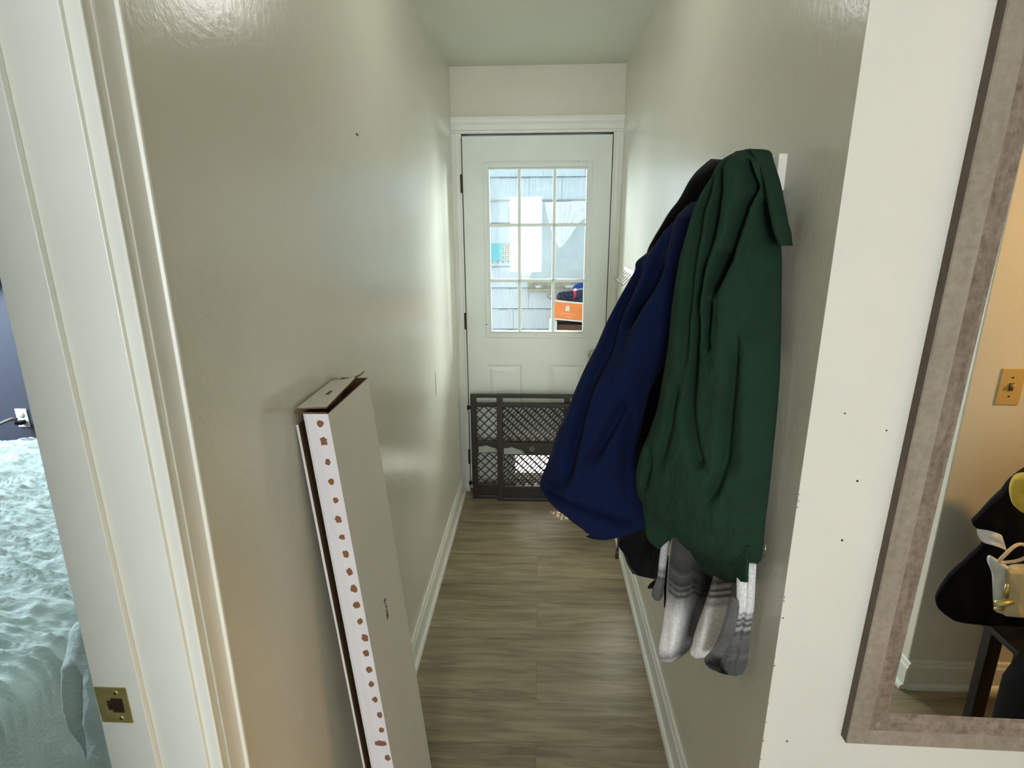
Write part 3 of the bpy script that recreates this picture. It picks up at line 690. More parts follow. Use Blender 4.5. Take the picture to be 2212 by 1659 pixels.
# hook rail close to the door
hk = thing('key_hook_rail', 'small white key rail with curved wire hooks on right wall near door', 'key rack', (XR - .01, 2.75, 1.36))
p0 = onX(1364, 586, XR - .01); p1 = onX(1346, 600, XR - .01)
ya, yb = 2.56, 2.86
MB().box((XR - .014, ya, 1.345), (XR, yb, 1.392)).build('board', M['plate'], hk, bevel=.002)
for i in range(5):
    yy = ya + .03 + i * .06; P = []
    for j in range(13):
        a = math.radians(80 + 230 * j / 12)
        P.append((XR - .034 + .020 * math.cos(a) * -1 * -1, yy, 1.353 + .018 * math.sin(a)))
    P = [(XR - .010, yy, 1.372)] + [(XR - .014 - .020 * (1 - math.cos(math.radians(t))), yy, 1.372 - .018 + .018 * math.cos(math.radians(t)) - .012 * (t / 200)) for t in range(10, 181, 17)] + [(XR - .060, yy, 1.330), (XR - .066, yy, 1.345)]
    MB().tube(P, .0022, 7).build('hook', M['steel'], hk)

# ------------------------------------------------------------------ leaning carton
bx = thing('cardboard_carton', 'long flat white cardboard carton with brown spots leaning on left wall', 'box', (-.32, 1.13, 0))
def bq(a, y, z):          # a across the thin side: 0 against the wall, 1 outer face
    zz0 = z / 1.265
    x0 = -.366 + (-.4635 + .366) * zz0; x1 = -.2945 + (-.3995 + .2945) * zz0
    return (x0 + (x1 - x0) * a, y, z)
Y0, Y1 = 1.0, 1.262
m = MB(); TZ = 1.252
# thin spotted side is faceted: the left part folds back a little
n = 24
for i in range(n):
    z0_, z1_ = TZ * i / n, TZ * (i + 1) / n
    for (a0, ya0, a1, ya1, mi) in [(.02, Y0 + .06, .20, Y0 + .06, 2), (.20, Y0 + .06, .20, Y0 + .007, 2), (.20, Y0 + .007, .30, Y0 + .0035, 0), (.30, Y0 + .0035, .60, Y0, 0), (.60, Y0, 1, Y0, 0), (1, Y0, 1, Y1, 1), (1, Y1, 0.02, Y1, 1), (.02, Y1, .02, Y0 + .06, 2)]:
        m.add([bq(a0, ya0, z0_), bq(a1, ya1, z0_), bq(a1, ya1, z1_), bq(a0, ya0, z1_)], [(0, 1, 2, 3)], mi)
inn = .055
for (a0, ya0, a1, ya1) in [(inn, Y0 + .064, 1 - inn, Y0 + .004), (1 - inn, Y0 + .004, 1 - inn, Y1 - .004), (1 - inn, Y1 - .004, inn, Y1 - .004), (inn, Y1 - .004, inn, Y0 + .064)]:
    m.add([bq(a0, ya0, TZ), bq(a1, ya1, TZ), bq(a1, ya1, TZ - .12), bq(a0, ya0, TZ - .12)], [(0, 1, 2, 3)], 2)
m.add([bq(inn, Y0 + .07, TZ - .12), bq(1 - inn, Y0 + .07, TZ - .12), bq(1 - inn, Y1, TZ - .12), bq(inn, Y1, TZ - .12)], [(0, 1, 2, 3)], 2)
O_ = [(0.02, Y0 + .06), (.42, Y0), (1, Y0), (1, Y1), (.02, Y1)]; I_ = [(inn, Y0 + .064), (.42, Y0 + .004), (1 - inn, Y0 + .004), (1 - inn, Y1 - .004), (inn, Y1 - .004)]
for k in range(5):
    k2 = (k + 1) % 5; m.add([bq(*O_[k], TZ), bq(*O_[k2], TZ), bq(*I_[k2], TZ), bq(*I_[k], TZ)], [(0, 1, 2, 3)], 2)
# printed spots along the thin side
random.seed(12)
spots = [(692, 915), (699, 953), (708, 998), (715, 1041), (725, 1081), (731, 1122), (739, 1160), (747, 1197), (755, 1235), (764, 1272), (770, 1307), (778, 1342), (788, 1378), (791, 1411), (797, 1447), (802, 1478), (810, 1511), (820, 1545), (824, 1577), (823, 1606), (837, 1636)]
for k_, (px, py) in enumerate(spots):
    p = onY(px, py, Y0 - .0004); r = random.uniform(.0072, .0095) * (1 if k_ != 12 else 1.25)
    P = []
    for i in range(14):
        a = 2 * math.pi * i / 14; rr = r * random.uniform(.72, 1.1)
        ex = (1.0 if k_ != 19 else 2.1)
        P.append((p.x + rr * ex * math.cos(a) * .85, Y0 - .0004, p.z + rr * math.sin(a) * 1.05))
    m.add(P, [tuple(range(14))], 3)
body = m.build('carton_body', [M['boxwhite'], M['boxgrey'], M['kraft'], M['spot']], bx)
# top flaps
m = MB()
def bqv(a, y, z): return Vector(bq(a, y, z))
def sheet(mb, q, t=.003, mi=0, mj=1):
    a, b, c_, d_ = [Vector(x) for x in q]; nrm = (b - a).cross(d_ - a).normalized() * t
    mb.add([a, b, c_, d_], [(0, 1, 2, 3)], mi); mb.add([a + nrm, b + nrm, c_ + nrm, d_ + nrm], [(3, 2, 1, 0)], mj)
    V = [a, b, c_, d_, a + nrm, b + nrm, c_ + nrm, d_ + nrm]; mb.add(V, [(0, 1, 5, 4), (1, 2, 6, 5), (2, 3, 7, 6), (3, 0, 4, 7)], 2)
TL = at(640, 882, ('Y', Y0 + .002)); T2 = at(706, 879, ('Y', Y0)); TF = bqv(1, Y1, TZ)
A3 = at(768, 815, ('Y', 1.19)); A4 = at(787, 802, ('Y', 1.27)); WB = Vector((XL + .004, 1.20, 1.262))
sheet(m, (T2, TL, WB, A3), .003)
m.tube([A3, (A3 + A4) / 2 + Vector((0, 0, -.002)), A4], [.002, .0016, .0012], 6, 2)
sheet(m, (bqv(.0, Y0 + .003, TZ), bqv(1, Y0 + .001, TZ), bqv(.98, Y0 - .001, TZ + .004), bqv(0, Y0 + .001, TZ + .004)), .001, 2, 2)
m.build('top_flap', [M['boxgrey'], M['kraft'], M['kraft']], bx)
# side flap sticking out toward the wall behind the carton
m = MB()
for i in range(n):
    z0_, z1_ = 1.228 * i / n, 1.228 * (i + 1) / n; k0 = .004 * noise.noise(Vector((0, 0, z0_ * 6))); k1 = .004 * noise.noise(Vector((0, 0, z1_ * 6)))
    a = bqv(.0, Y0 + .006, z0_); b_ = bqv(.0, Y0 + .006, z1_)
    a2 = a + Vector((-.0035 + k0 * .3, -.003, 0)); b2 = b_ + Vector((-.0035 + k1 * .3, -.003, 0))
    m.add([a, b_, b_ + Vector((0, .2, 0)), a + Vector((0, .2, 0))], [(0, 1, 2, 3)], 1); m.add([a, a2, b2, b_], [(0, 1, 2, 3)], 0)
    m.add([a2, b2, b2 + Vector((-.001, .19, 0)), a2 + Vector((-.001, .19, 0))], [(0, 1, 2, 3)], 0)
m.build('side_flap', [M['boxwhite'], M['kraft']], bx)
# stamp: small upright characters running down the face
def text_on(name, body_, M4, material, parent, size=.01, ext=.0002):
    cu = bpy.data.curves.new(name, 'FONT'); cu.body = body_; cu.size = size; cu.extrude = ext; cu.align_x = 'CENTER'; cu.align_y = 'CENTER'
    tmp = bpy.data.objects.new(name, cu); COL.objects.link(tmp)
    dg = bpy.context.evaluated_depsgraph_get(); me = bpy.data.meshes.new_from_object(tmp.evaluated_get(dg)); bpy.data.objects.remove(tmp)
    me.transform(M4); me.materials.clear(); me.materials.append(material)
    o = bpy.data.objects.new(name, me); COL.objects.link(o)
    if parent is not None: o.parent = parent; o.matrix_parent_inverse = Matrix.Translation(-Vector(parent['base']))
    return o
fx = bqv(1, 1, .6); fz = (bqv(1, 1, 1.0) - bqv(1, 1, 0)).normalized(); fyv = Vector((0, 1, 0)); fn = fyv.cross(fz).normalized()
pa = Vector(bq(1, 1.13, .70)); pa = None
for yy in [1.0 + .01 * i for i in range(26)]:
    d_ = ray(832, 1316); best = None
# intersect the ray with the carton's grey face
P0 = bqv(1, 1, 0); nn = fn; d_ = ray(834, 1316); tt = (P0 - EYE).dot(nn) / d_.dot(nn); hit = EYE + d_ * tt
X_ = -fz; Y_ = nn.cross(X_) if nn.dot(EYE - hit) > 0 else (-nn).cross(X_); Z_ = nn if nn.dot(EYE - hit) > 0 else -nn
M4 = Matrix(((X_.x, Y_.x, Z_.x, hit.x + Z_.x * .0004), (X_.y, Y_.y, Z_.y, hit.y + Z_.y * .0004), (X_.z, Y_.z, Z_.z, hit.z + Z_.z * .0004), (0, 0, 0, 1)))
text_on('ink_stamp', 'E-7V80', M4, M['ink'], bx, .019)

# ------------------------------------------------------------------ bedroom: bed, outlet, wall art
bd = thing('bed', 'bed under a pale mint seersucker comforter, seen through the left doorway', 'bed', (-2.1, 1.2, 0))
MB().box((-3.0, .15, .08), (-1.24, 2.40, .30)).build('bed_base', M['blackcloth'], bd, bevel=.02)
MB().box((-3.0, .15, .30), (-1.22, 2.42, .545)).build('mattress', M['plate'], bd, bevel=.04)
for lx in (-2.9, -1.34):
    for ly in (.25, 2.3): MB().box((lx - .03, ly - .03, 0), (lx + .03, ly + .03, .09)).build('leg', M['black'], bd)
def comforter():
    nx, ny = 300, 460
    XE, XW = -1.17, -3.05; S = (XE - XW); DROP = .62; y_a, y_b = .02, 2.50
    V = []
    R_ = .05
    for j in range(ny + 1):
        y = y_a + (y_b - y_a) * j / ny
        for i in range(nx + 1):
            s_ = (S + DROP) * (i / nx)
            e = S - R_
            fold = .035 * noise.noise(Vector((.5, y * 3.2, 1.3))) + .02 * noise.noise(Vector((3.5, y * 8, 2)))
            if s_ < e: x, z, nx_, nz_ = XW + s_, .60, 0, 1
            elif s_ < e + R_ * math.pi / 2:
                a = (s_ - e) / R_; x, z, nx_, nz_ = XW + e + R_ * math.sin(a), .60 - R_ + R_ * math.cos(a), math.sin(a), math.cos(a)
            else:
                dn = s_ - e - R_ * math.pi / 2; x, z, nx_, nz_ = XE + .02 * dn + fold * 2.0 * min(1, dn / .35), .60 - R_ - dn, 1, 0
            # diagonal gathers near the edge, fine seersucker puckers everywhere
            g_ = noise.noise(Vector((x * 1.2 - y * 1.1, (y + .55 * x) * 9, .5)))
            r1 = 1 - abs(noise.noise(Vector((x * 4.5, (y + .16 * x) * 30, 4.0)))) * 2
            r2 = 1 - abs(noise.noise(Vector((x * 11, (y + .16 * x) * 60, 9.0)))) * 2
            top = 1 if s_ < e + R_ else max(0, 1 - (s_ - e - R_) / .12)
            disp = top * (.019 * r1 * abs(r1) + .011 * r2 + .020 * g_ * min(1, max(.25, (x + 2.2)))) + (1 - top) * (.010 * noise.noise(Vector((z * 4, y * 9, 7))) + .004 * noise.noise(Vector((z * 22, y * 26, 7))))
            disp += .020 * noise.noise(Vector((x * 2.0, y * 2.0, 3.3)))
            if j > ny - 12 : z -= .2 * ((j - (ny - 12)) / 12) ** 2
            V.append((x + nx_ * disp, y, max(.02, z + nz_ * disp)))
    F = [(j * (nx + 1) + i, j * (nx + 1) + i + 1, (j + 1) * (nx + 1) + i + 1, (j + 1) * (nx + 1) + i) for j in range(ny) for i in range(nx)]
    m = MB(); m.add(V, F, 0, True); o = m.build('comforter', M['comfort'], bd)
    s = o.modifiers.new('thick', 'SOLIDIFY'); s.thickness = .006; return o
comforter()
# a corner of the comforter hanging closer to the doorway
rows = [(168, 1345, 178, 1335), (156, 1390, 190, 1380), (148, 1440, 205, 1440), (152, 1490, 216, 1490), (162, 1540, 226, 1540), (176, 1590, 240, 1590), (190, 1640, 250, 1640), (200, 1700, 262, 1700), (215, 1780, 275, 1780)]
cloth('hanging_corner', rows, ('X', -1.02), ('X', -.86), M['comfort'], bd, .02, .01, [([(185, 1440), (192, 1560), (205, 1660)], 7, -.02), ([(172, 1400), (170, 1500), (190, 1600)], 8, .012)], 80, 40, seed=41, nz=.004, nsc=9)

a0, a1 = onY(22, 886, YBD), onY(56, 926, YBD)
ol = thing('wall_outlet', 'white wall outlet with a plugged in cord above the bed', 'outlet', (-3.04, YBD, .51))
m = MB(); m.box((-3.080, YBD - .005, .452), (-3.008, YBD, .566)); m.build('cover_plate', M['plate'], ol, bevel=.002)
m = MB()
for zc in (.489, .529):
    m.lathe((-3.044, YBD - .005, zc), (0, -1, 0), [(.017, 0), (.017, .002), (.015, .003)], 18)
m.build('socket', mat('socket_white', (214, 212, 205), .4), ol)
pc = thing('power_cord', 'black plug and grey cord in the outlet above the bed', 'cord', (-3.06, YBD - .03, .49))
MB().box((-3.062, YBD - .045, .478), (-3.020, YBD - .008, .500)).build('plug', M['black'], pc, bevel=.004)
pts = [(-3.04, YBD - .04, .512), (-3.06, YBD - .055, .520), (-3.10, YBD - .075, .505), (-3.16, YBD - .09, .475), (-3.24, YBD - .10, .445), (-3.34, YBD - .11, .42)]
MB().tube(pts, [.010, .010, .008, .007, .006, .006], 10).build('cable', mat('grey_cable', (120, 116, 104), .6), pc)
def artmat():
    s = NT('dark_floral_print'); v = s.add('ShaderNodeTexVoronoi'); v.inputs['Scale'].default_value = 26; s.link(s.coord(), v.inputs['Vector'])
    s.link(s.ramp(v.outputs['Distance'], [(.1, srgb(150, 130, 160)), (.3, srgb(84, 74, 96)), (.6, srgb(44, 42, 50))]), s.p.inputs['Base Color']); return s.m
q = onY(12, 643, YBD)
m = MB(); P = []
for i in range(28):
    a = 2 * math.pi * i / 28; P.append((q.x - .30 + .31 * math.cos(a), q.z + .16 + .19 * math.sin(a)))
m.prism(P, lambda a, b: (a, YBD - .02, b), lambda a, b: (a, YBD, b))
tag(m.build('wall_hanging', artmat()), 'dark purple floral wall hanging cut off by the left edge of the photo', 'wall hanging')

# ------------------------------------------------------------------ what the mirror shows
pl = thing('light_switch', 'ivory toggle switch plate on the orange lit wall in the mirror', 'switch', (1.43, YB, 1.11))
a0 = refl(2146, 874, YB); a1 = refl(2163, 790, YB)
sx, sz0, sz1 = a0.x, a0.z, a1.z
m = MB(); m.box((sx, YB, sz0), (sx + .071, YB + .004, sz0 + .115)); m.build('switch_plate', M['ivory'], pl, bevel=.002)
MB().box((sx + .029, YB + .003, sz0 + .046), (sx + .042, YB + .006, sz0 + .070)).build('toggle_slot', mat('dark_brown_slot', (70, 50, 24), .6), pl)
MB().box((sx + .031, YB + .004, sz0 + .058), (sx + .040, YB + .016, sz0 + .068)).build('toggle', M['ivory'], pl, bevel=.002)
for zc in (.028, .087): MB().lathe((sx + .0355, YB + .004, sz0 + zc), (0, 1, 0), [(.0032, 0), (.003, .001), (.001, .0015)], 10).build('screw', M['hinge'], pl)

YS = .20
st = thing('black_stand', 'black metal side table with straight legs under bags, seen in the mirror', 'table', (1.5, YS, 0))
def leg(pxa, pya, pxb, pyb, y, w=.032):
    a = refl(pxa, pya, y); b_ = refl(pxb, pyb, y); dx = (b_.x - a.x) / (b_.z - a.z)
    m = MB(); x0_ = a.x + dx * (0 - a.z); zt = .40; x1_ = a.x + dx * (zt - a.z)
    m.add([(x0_, y - .016, 0), (x0_ + w, y - .016, 0), (x0_ + w, y + .016, 0), (x0_, y + .016, 0), (x1_, y - .016, zt), (x1_ + w, y - .016, zt), (x1_ + w, y + .016, zt), (x1_, y + .016, zt)],
          [(0, 3, 2, 1), (4, 5, 6, 7), (0, 1, 5, 4), (1, 2, 6, 5), (2, 3, 7, 6), (3, 0, 4, 7)])
    return m.build('leg', M['black'], st, bevel=.002), (x0_, x1_)
l1, (lx0, lx1) = leg(2144, 1320, 2088, 1544, YS, .040)
for (dx, dy) in ((.44, 0), (.012, .10), (.45, .10)):
    c_ = l1.copy(); COL.objects.link(c_); c_.location = (dx, dy, 0) if False else Vector(l1.location) + Vector((dx, dy, 0))
MB().box((lx1 - .005, YS - .03, .40), (lx1 + .50, YS + .13, .42)).build('table_top', M['black'], st, bevel=.003)

jk = thing('black_jacket', 'crumpled black jacket piled on the black side table in the mirror', 'jacket', (1.45, YS, .82))
rows = [(2188, 1046, 2560, 930), (2165, 1075, 2600, 960), (2139, 1096, 2620, 1000), (2112, 1123, 2630, 1040), (2102, 1134, 2630, 1080), (2118, 1150, 2630, 1120), (2125, 1178, 2630, 1160), (2086, 1217, 2600, 1217), (2048, 1253, 2560, 1253), (2022, 1303, 2540, 1290), (2056, 1338, 2500, 1310), (2080, 1345, 2480, 1330)]
cloth('jacket_body', rows, ('M', YS + .06), ('M', YS + .03), M['blackcloth'], jk, .03, .10, [], 110, 60, seed=51)
rows = [(2112, 1144, 2140, 1148), (2114, 1160, 2162, 1155), (2125, 1172, 2168, 1168), (2140, 1176, 2173, 1184), (2160, 1180, 2174, 1190)]
cloth('lining', rows, ('M', YS + .10), ('M', YS + .10), M['canvasw'], jk, .012, .006, [([(2120, 1155), (2168, 1180)], 5, -.006)], 30, 24, seed=52)
tb = thing('canvas_tote', 'beige and white canvas tote with rope handle on the black side table', 'bag', (1.55, YS + .1, .80))
rows = [(2140, 1200, 2192, 1232), (2137, 1216, 2196, 1240), (2146, 1240, 2198, 1256), (2148, 1270, 2200, 1280), (2149, 1300, 2200, 1310), (2152, 1322, 2200, 1330)]
cloth('side_panel', rows, ('M', YS + .13), ('M', YS + .13), M['canvasw'], tb, .012, .03, [], 40, 24, seed=53)
rows = [(2178, 1236, 2250, 1225), (2180, 1256, 2255, 1250), (2178, 1290, 2255, 1285), (2172, 1312, 2255, 1308), (2170, 1330, 2255, 1328)]
cloth('front_panel', rows, ('M', YS + .16), ('M', YS + .15), M['canvas'], tb, .01, .03, [], 40, 24, seed=54)
cc = refl(2190, 1198, YS + .17); ex = refl(2222, 1184, YS + .17) - cc; ey = refl(2194, 1212, YS + .17) - cc
MB().tube([cc + ex * math.cos(a) + ey * math.sin(a) + Vector((0, .006 * math.sin(2 * a), 0)) for a in [2 * math.pi * i / 28 for i in range(29)]], .0042, 8).build('rope_handle', M['rope'], tb)
m = MB(); q = refl(2168, 1304, YS + .185)
m.tube([refl(2150, 1303, YS + .185), q, refl(2188, 1300, YS + .185)], [.007, .009, .006], 10); m.tube([refl(2176, 1262, YS + .185), refl(2172, 1290, YS + .185)], [.004, .007], 10); m.tube([refl(2148, 1316, YS + .18), refl(2168, 1314, YS + .18)], [.004, .005], 8)
m.build('brass_clasp', M['brass'], tb)
rows = [(2192, 1036, 2230, 1020), (2185, 1052, 2240, 1040), (2185, 1070, 2245, 1070), (2192, 1092, 2245, 1098), (2206, 1106, 2240, 1112)]
yl = thing('yellow_pouch', 'yellow cloth pouch on top of the black jacket pile in the mirror', 'pouch', (1.6, YS + .08, .95))
cloth('pouch_body', rows, ('M', YS + .12), ('M', YS + .12), M['yellow'], yl, .02, .03, [([(2200, 1060), (2215, 1075)], 4, -.006)], 40, 24, seed=55)
q = refl(2325, 1478, .52)
hb = thing('black_round_bag', 'black rounded bag standing behind the table leg in the mirror', 'bag', (q.x, .52, 0))
MB().lathe((q.x, .52, 0), (0, 0, 1), [(.03, 0), (.10, .01), (.125, .08), (.13, q.z - .06), (.11, q.z + .02), (.05, q.z + .06), (.001, q.z + .07)], 28).build('bag_body', M['blackcloth'], hb)

# ------------------------------------------------------------------ porch beyond the door
YP = 4.60
struct(B((-1.6, D + .12, -.12), (1.8, YP + .1, -.02)).build('floor_porch', mat('painted_porch_boards', (120, 118, 112), .6, .4, 0, .1, 9)))
s = NT('painted_shingle'); vv = s.coord('Object', (30, 30, 3)); nn_ = s.noise(3, 5, .6, vv)
s.link(s.ramp(nn_, [(.25, srgb(204, 217, 221)), (.6, srgb(224, 233, 235))]), s.p.inputs['Base Color']); s.p.inputs['Roughness'].default_value = .7; s.bump(nn_, .3, .004); M['shingle'] = s.m; M['outside'] = mat('dark_bounce_absorber', (74, 82, 92), .7)  # outside: unseen dark finish, added to keep bounce light off the siding
m = MB(); random.seed(9); zc = .10; rowh = .1675
levels = [1.938 + .1675 * k for k in range(4, 0, -1)] + [1.938 - .1675 * k for k in range(0, 12)]
x0_, x1_ = -.78, 1.7
for zt in levels:
    if zt < .1 or zt > 2.7: continue
    x = x0_
    while x < x1_:
        w_ = random.uniform(.16, .42); xb = min(x1_, x + w_); dz = random.uniform(-.003, .003)
        m.add([(x + .0012, YP, zt + .04), (xb - .0012, YP, zt + .04), (xb - .0012, YP + .02, zt + .04), (x + .0012, YP + .02, zt + .04),
               (x + .0012, YP - .014, zt - rowh + dz), (xb - .0012, YP - .014, zt - rowh + dz), (xb - .0012, YP + .02, zt - rowh + dz), (x + .0012, YP + .02, zt - rowh + dz)],
              [(0, 1, 2, 3), (4, 7, 6, 5), (0, 4, 5, 1), (1, 5, 6, 2), (2, 6, 7, 3), (3, 7, 4, 0)]); x = xb
for zt in levels:                      # grey strip under every course, shadow line painted in with seam dirt
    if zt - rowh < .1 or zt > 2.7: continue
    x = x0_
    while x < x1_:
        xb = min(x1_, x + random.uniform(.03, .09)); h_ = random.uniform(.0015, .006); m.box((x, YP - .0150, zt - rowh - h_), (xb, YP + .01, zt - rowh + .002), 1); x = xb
m.box((x0_, YP + .02, -.02), (x1_, YP + .08, 2.75))
struct(m.build('wall_porch', [M['shingle'], mat('shadow_seam_dirt', (128, 140, 148), .9, .3, 0, .3, 40)]))
struct(B((1.6, D + .12, -.02), (1.68, YP, .8)).build('wall_porch_right', M['shingle']))
struct(B((-1.6, D + .16, 2.78), (1.8, YP + .1, 2.86)).build('porch_shade_roof', M['shingle']))  # unseen roof added to dim the daylight on the porch
# exterior wall of the house beside the door
w = MB(); w.box((-1.6, D + .06, -.02), (-.47, D + .12, 2.9)); w.box((XR + .1, D + .06, -.02), (1.8, D + .12, 2.9)); w.box((-.47, D + .12, 2.2), (XR + .1, D + .16, 2.9))
struct(w.build('wall_house_outside', M['outside']))
m = MB(); y0, y1 = D + DT + .001, D + DT + .004; slab(m, [(WX0, WX1, WZ0, WZ1), (PX0, PX1, PZ0, PZ1)], DL, DR, DZ0, DZ1); m.build('bounce_damping_layer', M['outside'], door)  # unseen dark layer added so the door bounces less light onto the siding
# pale plywood panel leaning against the shingles, sill below
yq = YP - .03
a0 = onY(1143, 437, yq); a1 = onY(1290, 606, yq)
m = MB(); m.box((a0.x, yq - .018, a1.z), (a1.x, yq, a0.z)); pw = m.build('plywood_panel', mat('pale_grey_plywood', (202, 214, 214), .6, .4, 0, .06, 14, .1, 40)); tag(pw, 'pale grey board fixed to the porch wall, behind the white curtains', 'panel')
b0, b1 = onY(1140, 608, yq), onY(1300, 627, yq)
m = MB(); m.box((b0.x, yq - .10, b1.z), (b1.x, yq + .01, b1.z + .02)); m.box((b0.x, yq - .012, b1.z - .012), (b1.x, yq + .01, b0.z))
tag(m.build('porch_shelf', mat('dirty_beige_sill', (176, 170, 150), .7, .4, 0, .2, 20)), 'dirty beige ledge on the porch wall below the grey board', 'shelf')
for (px, py, r_) in ((1230, 616, .030), (1163, 616, .022)):
    p = onY(px, py, yq - .06)
    MB().lathe((p.x, yq - .06, b1.z + .0205), (0, 0, 1), [(r_ * .6, 0), (r_, .006), (r_ * 1.25, .022), (r_ * 1.2, .024), (r_ * .9, .008), (.001, .006)], 20).build('saucer', mat('white_ceramic', (230, 230, 224), .3))
sau = [o for o in COL.objects if o.name.startswith('saucer')]
tag(sau[0], 'larger white saucer on the porch ledge, right of the other saucer', 'saucer'); tag(sau[1], 'smaller white saucer on the porch ledge, left of the other saucer', 'saucer')

yc = YP - .20
zr = onY(1140, 433, yc).z
m = MB(); m.tube([(-.76, yc, zr), (1.6, yc, zr)], .006, 10); m.tube([(-.70, yc, zr), (-.70, YP, zr)], .005, 8); m.tube([(1.55, yc, zr), (1.55, YP, zr)], .005, 8); tag(m.build('curtain_rod', M['steel']), 'thin curtain rod on the porch that carries the white curtains', 'curtain rod')
cl = thing('reflection_cloth', 'ragged white cloth shaped as a window reflection, hanging on the porch behind left panes', 'curtain', tuple(onY(1140, 600, yc)))  # cloth stands in for the bright window reflection in the panes
rows = [(1098, 432, 1164, 432), (1099, 445, 1163, 445), (1104, 465, 1162, 465), (1105, 482, 1160, 485), (1112, 500, 1154, 505), (1114, 520, 1150, 525), (1120, 545, 1145, 540), (1124, 570, 1142, 570), (1127, 590, 1150, 582), (1130, 603, 1143, 602)]
cloth('drape', rows, ('Y', yc), ('Y', yc), M['curtain'], cl, .02, .005, [([(1112 + 9 * k, 432), (1112 + 7 * k, 500), (1120 + 4 * k, 580)], 2.5, -.016) for k in range(6)], 110, 70, seed=61, nz=.012, nsc=40)
cr_ = thing('white_curtain', 'sheer white curtain drawn to one side on the porch behind right panes', 'curtain', tuple(onY(1210, 540, yc)))
rows = [(1178, 437, 1268, 434), (1180, 455, 1266, 452), (1186, 480, 1252, 478), (1192, 500, 1240, 497), (1200, 520, 1226, 518), (1207, 534, 1214, 534)]
cloth('drape', rows, ('Y', yc - .02), ('Y', yc - .02), M['curtain'], cr_, .016, .004, [([(1185 + 13 * k, 436), (1192 + 9 * k, 480), (1204 + 3 * k, 530)], 3, -.012) for k in range(6)], 80, 60, seed=62, nz=.006, nsc=30)
rows = [(1236, 434, 1272, 434), (1237, 450, 1274, 450), (1248, 463, 1274, 460), (1240, 476, 1262, 472), (1236, 490, 1244, 486)]
cloth('swag', rows, ('Y', yc - .05), ('Y', yc - .05), M['curtain'], cr_, .016, .004, [([(1240, 440), (1270, 446)], 3, -.01), ([(1240, 456), (1270, 452)], 3, -.01)], 50, 40, seed=63, nz=.006, nsc=40)

# patterned cloth banner: teal half and patterned half with tassels
yb_ = YP - .035
t0, t1, t2 = onY(1059, 528, yb_), onY(1086, 562, yb_), onY(1113, 562, yb_)
bn = thing('fringed_wall_cloth', 'small cloth banner, teal half and patterned half, with tassels on porch wall', 'banner', (t1.x, yb_, t1.z))
def patmat(name, base, dark, sc):
    s = NT(name); v = s.add('ShaderNodeTexVoronoi'); v.inputs['Scale'].default_value = sc; v.inputs['Randomness'].default_value = .25; s.link(s.coord('Object', (1, 1, 1.2)), v.inputs['Vector'])
    s.link(s.ramp(v.outputs['Distance'], [(.18, dark), (.34, base)]), s.p.inputs['Base Color']); s.p.inputs['Roughness'].default_value = .9; return s.m
MB().box((t0.x, yb_ - .006, t1.z), (t1.x, yb_, t0.z)).build('teal_half', patmat('teal_print', srgb(140, 212, 214), srgb(84, 160, 172), 60), bn)
MB().box((t1.x, yb_ - .006, t2.z), (t2.x, yb_, t0.z)).build('patterned_half', patmat('brown_print_cloth', srgb(214, 210, 196), srgb(120, 112, 100), 52), bn)
for k in range(5):
    x = t0.x + .015 + k * (t2.x - t0.x - .03) / 4; MB().tube([(x, yb_ - .004, t1.z), (x + .002, yb_ - .004, t1.z - .024)], [.002, .0035], 6).build('tassel', mat('grey_tassel', (140, 146, 146), .9) if k == 0 else bpy.data.materials['grey_tassel'], bn)

# cartons and clutter on the porch
YO = 4.10
q0 = onY(1196, 690, YO); q1 = onY(1300, 655, YO)
ob = thing('orange_box', 'orange cardboard box with white emblem stacked on a brown carton on the porch', 'box', (q0.x + .2, YO + .1, q0.z))
BW, BHt, BD_ = .42, onY(1197, 648, YO).z - onY(1197, 690, YO).z, .26
ta = math.radians(-5.5)
def ob3(u, d__, v): return (q0.x + u * math.cos(ta) - v * math.sin(ta) * .2, YO + d__, q0.z + v + u * math.sin(ta))
m = MB()
def obx(u0, u1, d0, d1, v0, v1, mi):
    V = [ob3(u, d__, v) for v in (v0, v1) for (u, d__) in ((u0, d0), (u1, d0), (u1, d1), (u0, d1))]
    m.add(V, [(0, 3, 2, 1), (4, 5, 6, 7), (0, 1, 5, 4), (1, 2, 6, 5), (2, 3, 7, 6), (3, 0, 4, 7)], mi)
obx(0, BW, 0, BD_, 0, BHt, 0); obx(-.002, BW + .002, -.002, BD_ + .002, 0, .010, 1); obx(-.002, BW + .002, -.002, BD_ + .002, BHt - .010, BHt, 1)
m.build('box_body', [mat('orange_print', (246, 140, 66), .55), M['plate']], ob)
def obM(u, v, d__=-.003):
    p = Vector(ob3(u, d__, v)); X = Vector((math.cos(ta), 0, math.sin(ta))); Yv = Vector((-math.sin(ta), 0, math.cos(ta))); Zv = Vector((0, -1, 0))
    return Matrix(((X.x, Yv.x, Zv.x, p.x), (X.y, Yv.y, Zv.y, p.y), (X.z, Yv.z, Zv.z, p.z), (0, 0, 0, 1)))
m = MB(); MM = obM(.098, BHt * .63)
for sx_ in (-1, 1):
    P = [(sx_ * .001, -.018), (sx_ * .014, -.018), (sx_ * .014, .008), (sx_ * .010, .018), (sx_ * .005, .022), (sx_ * .001, .016)]
    m.add([MM @ Vector((a, b_, 0)) for a, b_ in P], [tuple(range(6))])
    P = [(sx_ * .003, .022), (sx_ * .008, .022), (sx_ * .0055, .026)]
    m.add([MM @ Vector((a, b_, 0)) for a, b_ in P], [(0, 1, 2)])
m.build('emblem', M['plate'], ob)
pk = mat('pale_orange_lettering', (255, 196, 160), .6)
text_on('lettering', 'HOMESTEAD', obM(.105, BHt * .36), pk, ob, .0175)
text_on('lettering', 'GOODS', obM(.105, BHt * .19), pk, ob, .014)
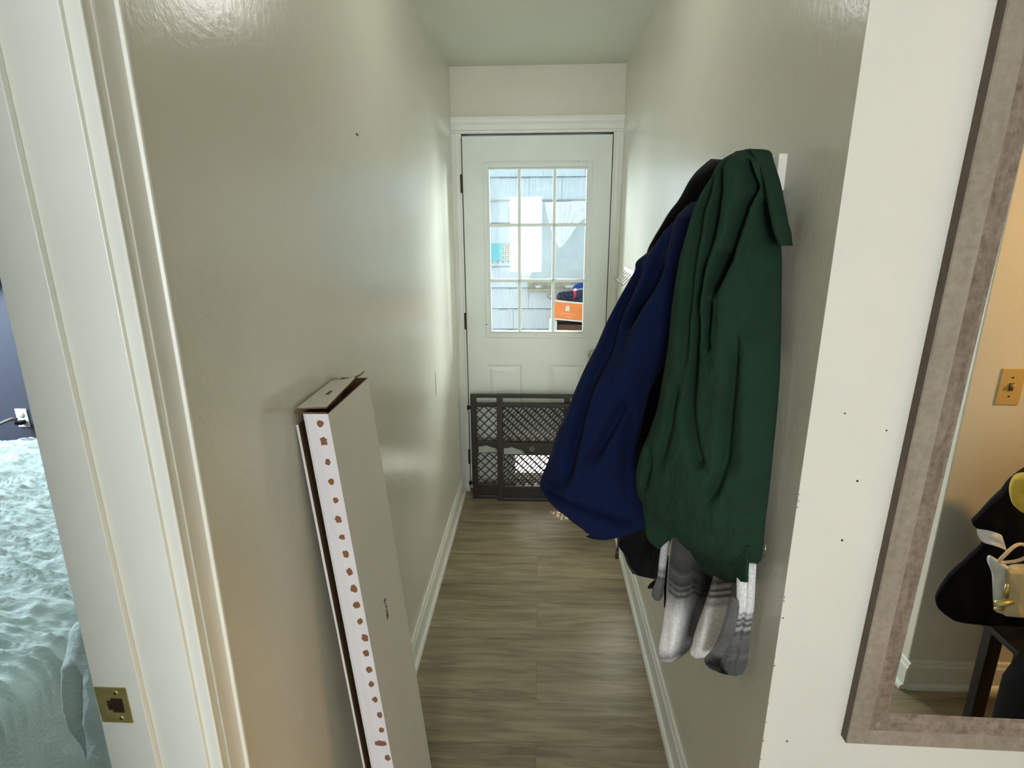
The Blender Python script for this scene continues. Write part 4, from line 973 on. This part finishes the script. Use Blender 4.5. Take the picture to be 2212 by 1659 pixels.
c0 = onY(1205, 712, YO - .02); c1 = onY(1262, 694, YO - .02)
m = MB(); m.box((c0.x - .0, YO - .015, .0 - .02), (c0.x + .40, YO + .27, q0.z - .040)); cb = m.build('brown_carton', M['kraft'], bevel=.004)
tag(cb, 'brown cardboard carton under the orange box on the porch', 'carton')
m = MB(); m.box((c0.x - .06, YO - .03, -.02), (c0.x - .006, YO + .15, q0.z - .015)); tag(m.build('white_carton', M['plate'], bevel=.003), 'white carton standing left of the brown carton on the porch', 'carton')
rows = [(1222, 628, 1285, 622), (1208, 632, 1290, 630), (1203, 638, 1292, 640), (1202, 643, 1292, 647), (1204, 646, 1290, 654)]
jn = thing('folded_jeans', 'dark denim jeans piled on top of the orange box', 'jeans', tuple(onY(1230, 655, YO + .1)))
cloth('denim', rows, ('Y', YO + .05), ('Y', YO + .05), M['jeans'], jn, .03, .08, [([(1215, 640), (1260, 645)], 3, -.012), ([(1210, 650), (1250, 652)], 3, -.01), ([(1250, 634), (1262, 650)], 3, -.01)], 50, 60, seed=71, nz=.012, nsc=40)
p = onY(1241, 636, YO + .03)
bt = thing('spray_bottle', 'small red and white bottle standing in the jeans on the orange box', 'bottle', tuple(p))
m = MB(); m.lathe((p.x, YO + .03, p.z - .03), (.08, 0, 1), [(.004, 0), (.008, .01), (.0155, .05), (.016, .058), (.003, .06)], 16); m.build('bottle_body', mat('red_plastic', (216, 50, 70), .4), bt)
m = MB(); m.lathe((p.x + .004, YO + .03, p.z + .026), (.08, 0, 1), [(.013, 0), (.011, .008), (.005, .016), (.001, .017)], 16); m.build('cap', M['plate'], bt)
rows = [(1246, 612, 1270, 607), (1238, 620, 1290, 614), (1240, 624, 1292, 622), (1262, 626, 1290, 627)]
bc = thing('blue_cap', 'blue fabric cap lying behind the red bottle on the porch', 'cap', tuple(onY(1258, 618, YO + .12)))
cloth('cap_body', rows, ('Y', YO + .19), ('Y', YO + .19), M['blue2'], bc, .02, .04, [], 30, 30, seed=72)
m = MB(); P = []
for i in range(20):
    a = math.radians(100 + 170 * i / 19); c_ = onY(1191, 640, YO + .2); P.append((c_.x + .026 * math.cos(a), YO + .2, c_.z + .019 * math.sin(a)))
P += [tuple(onY(1204, 646, YO + .2))]
m.tube(P, .0035, 8); tag(m.build('grey_cord_loop', mat('grey_brown_cord', (120, 104, 100), .6)), 'grey brown strap loop sticking out left of the jeans pile', 'strap')
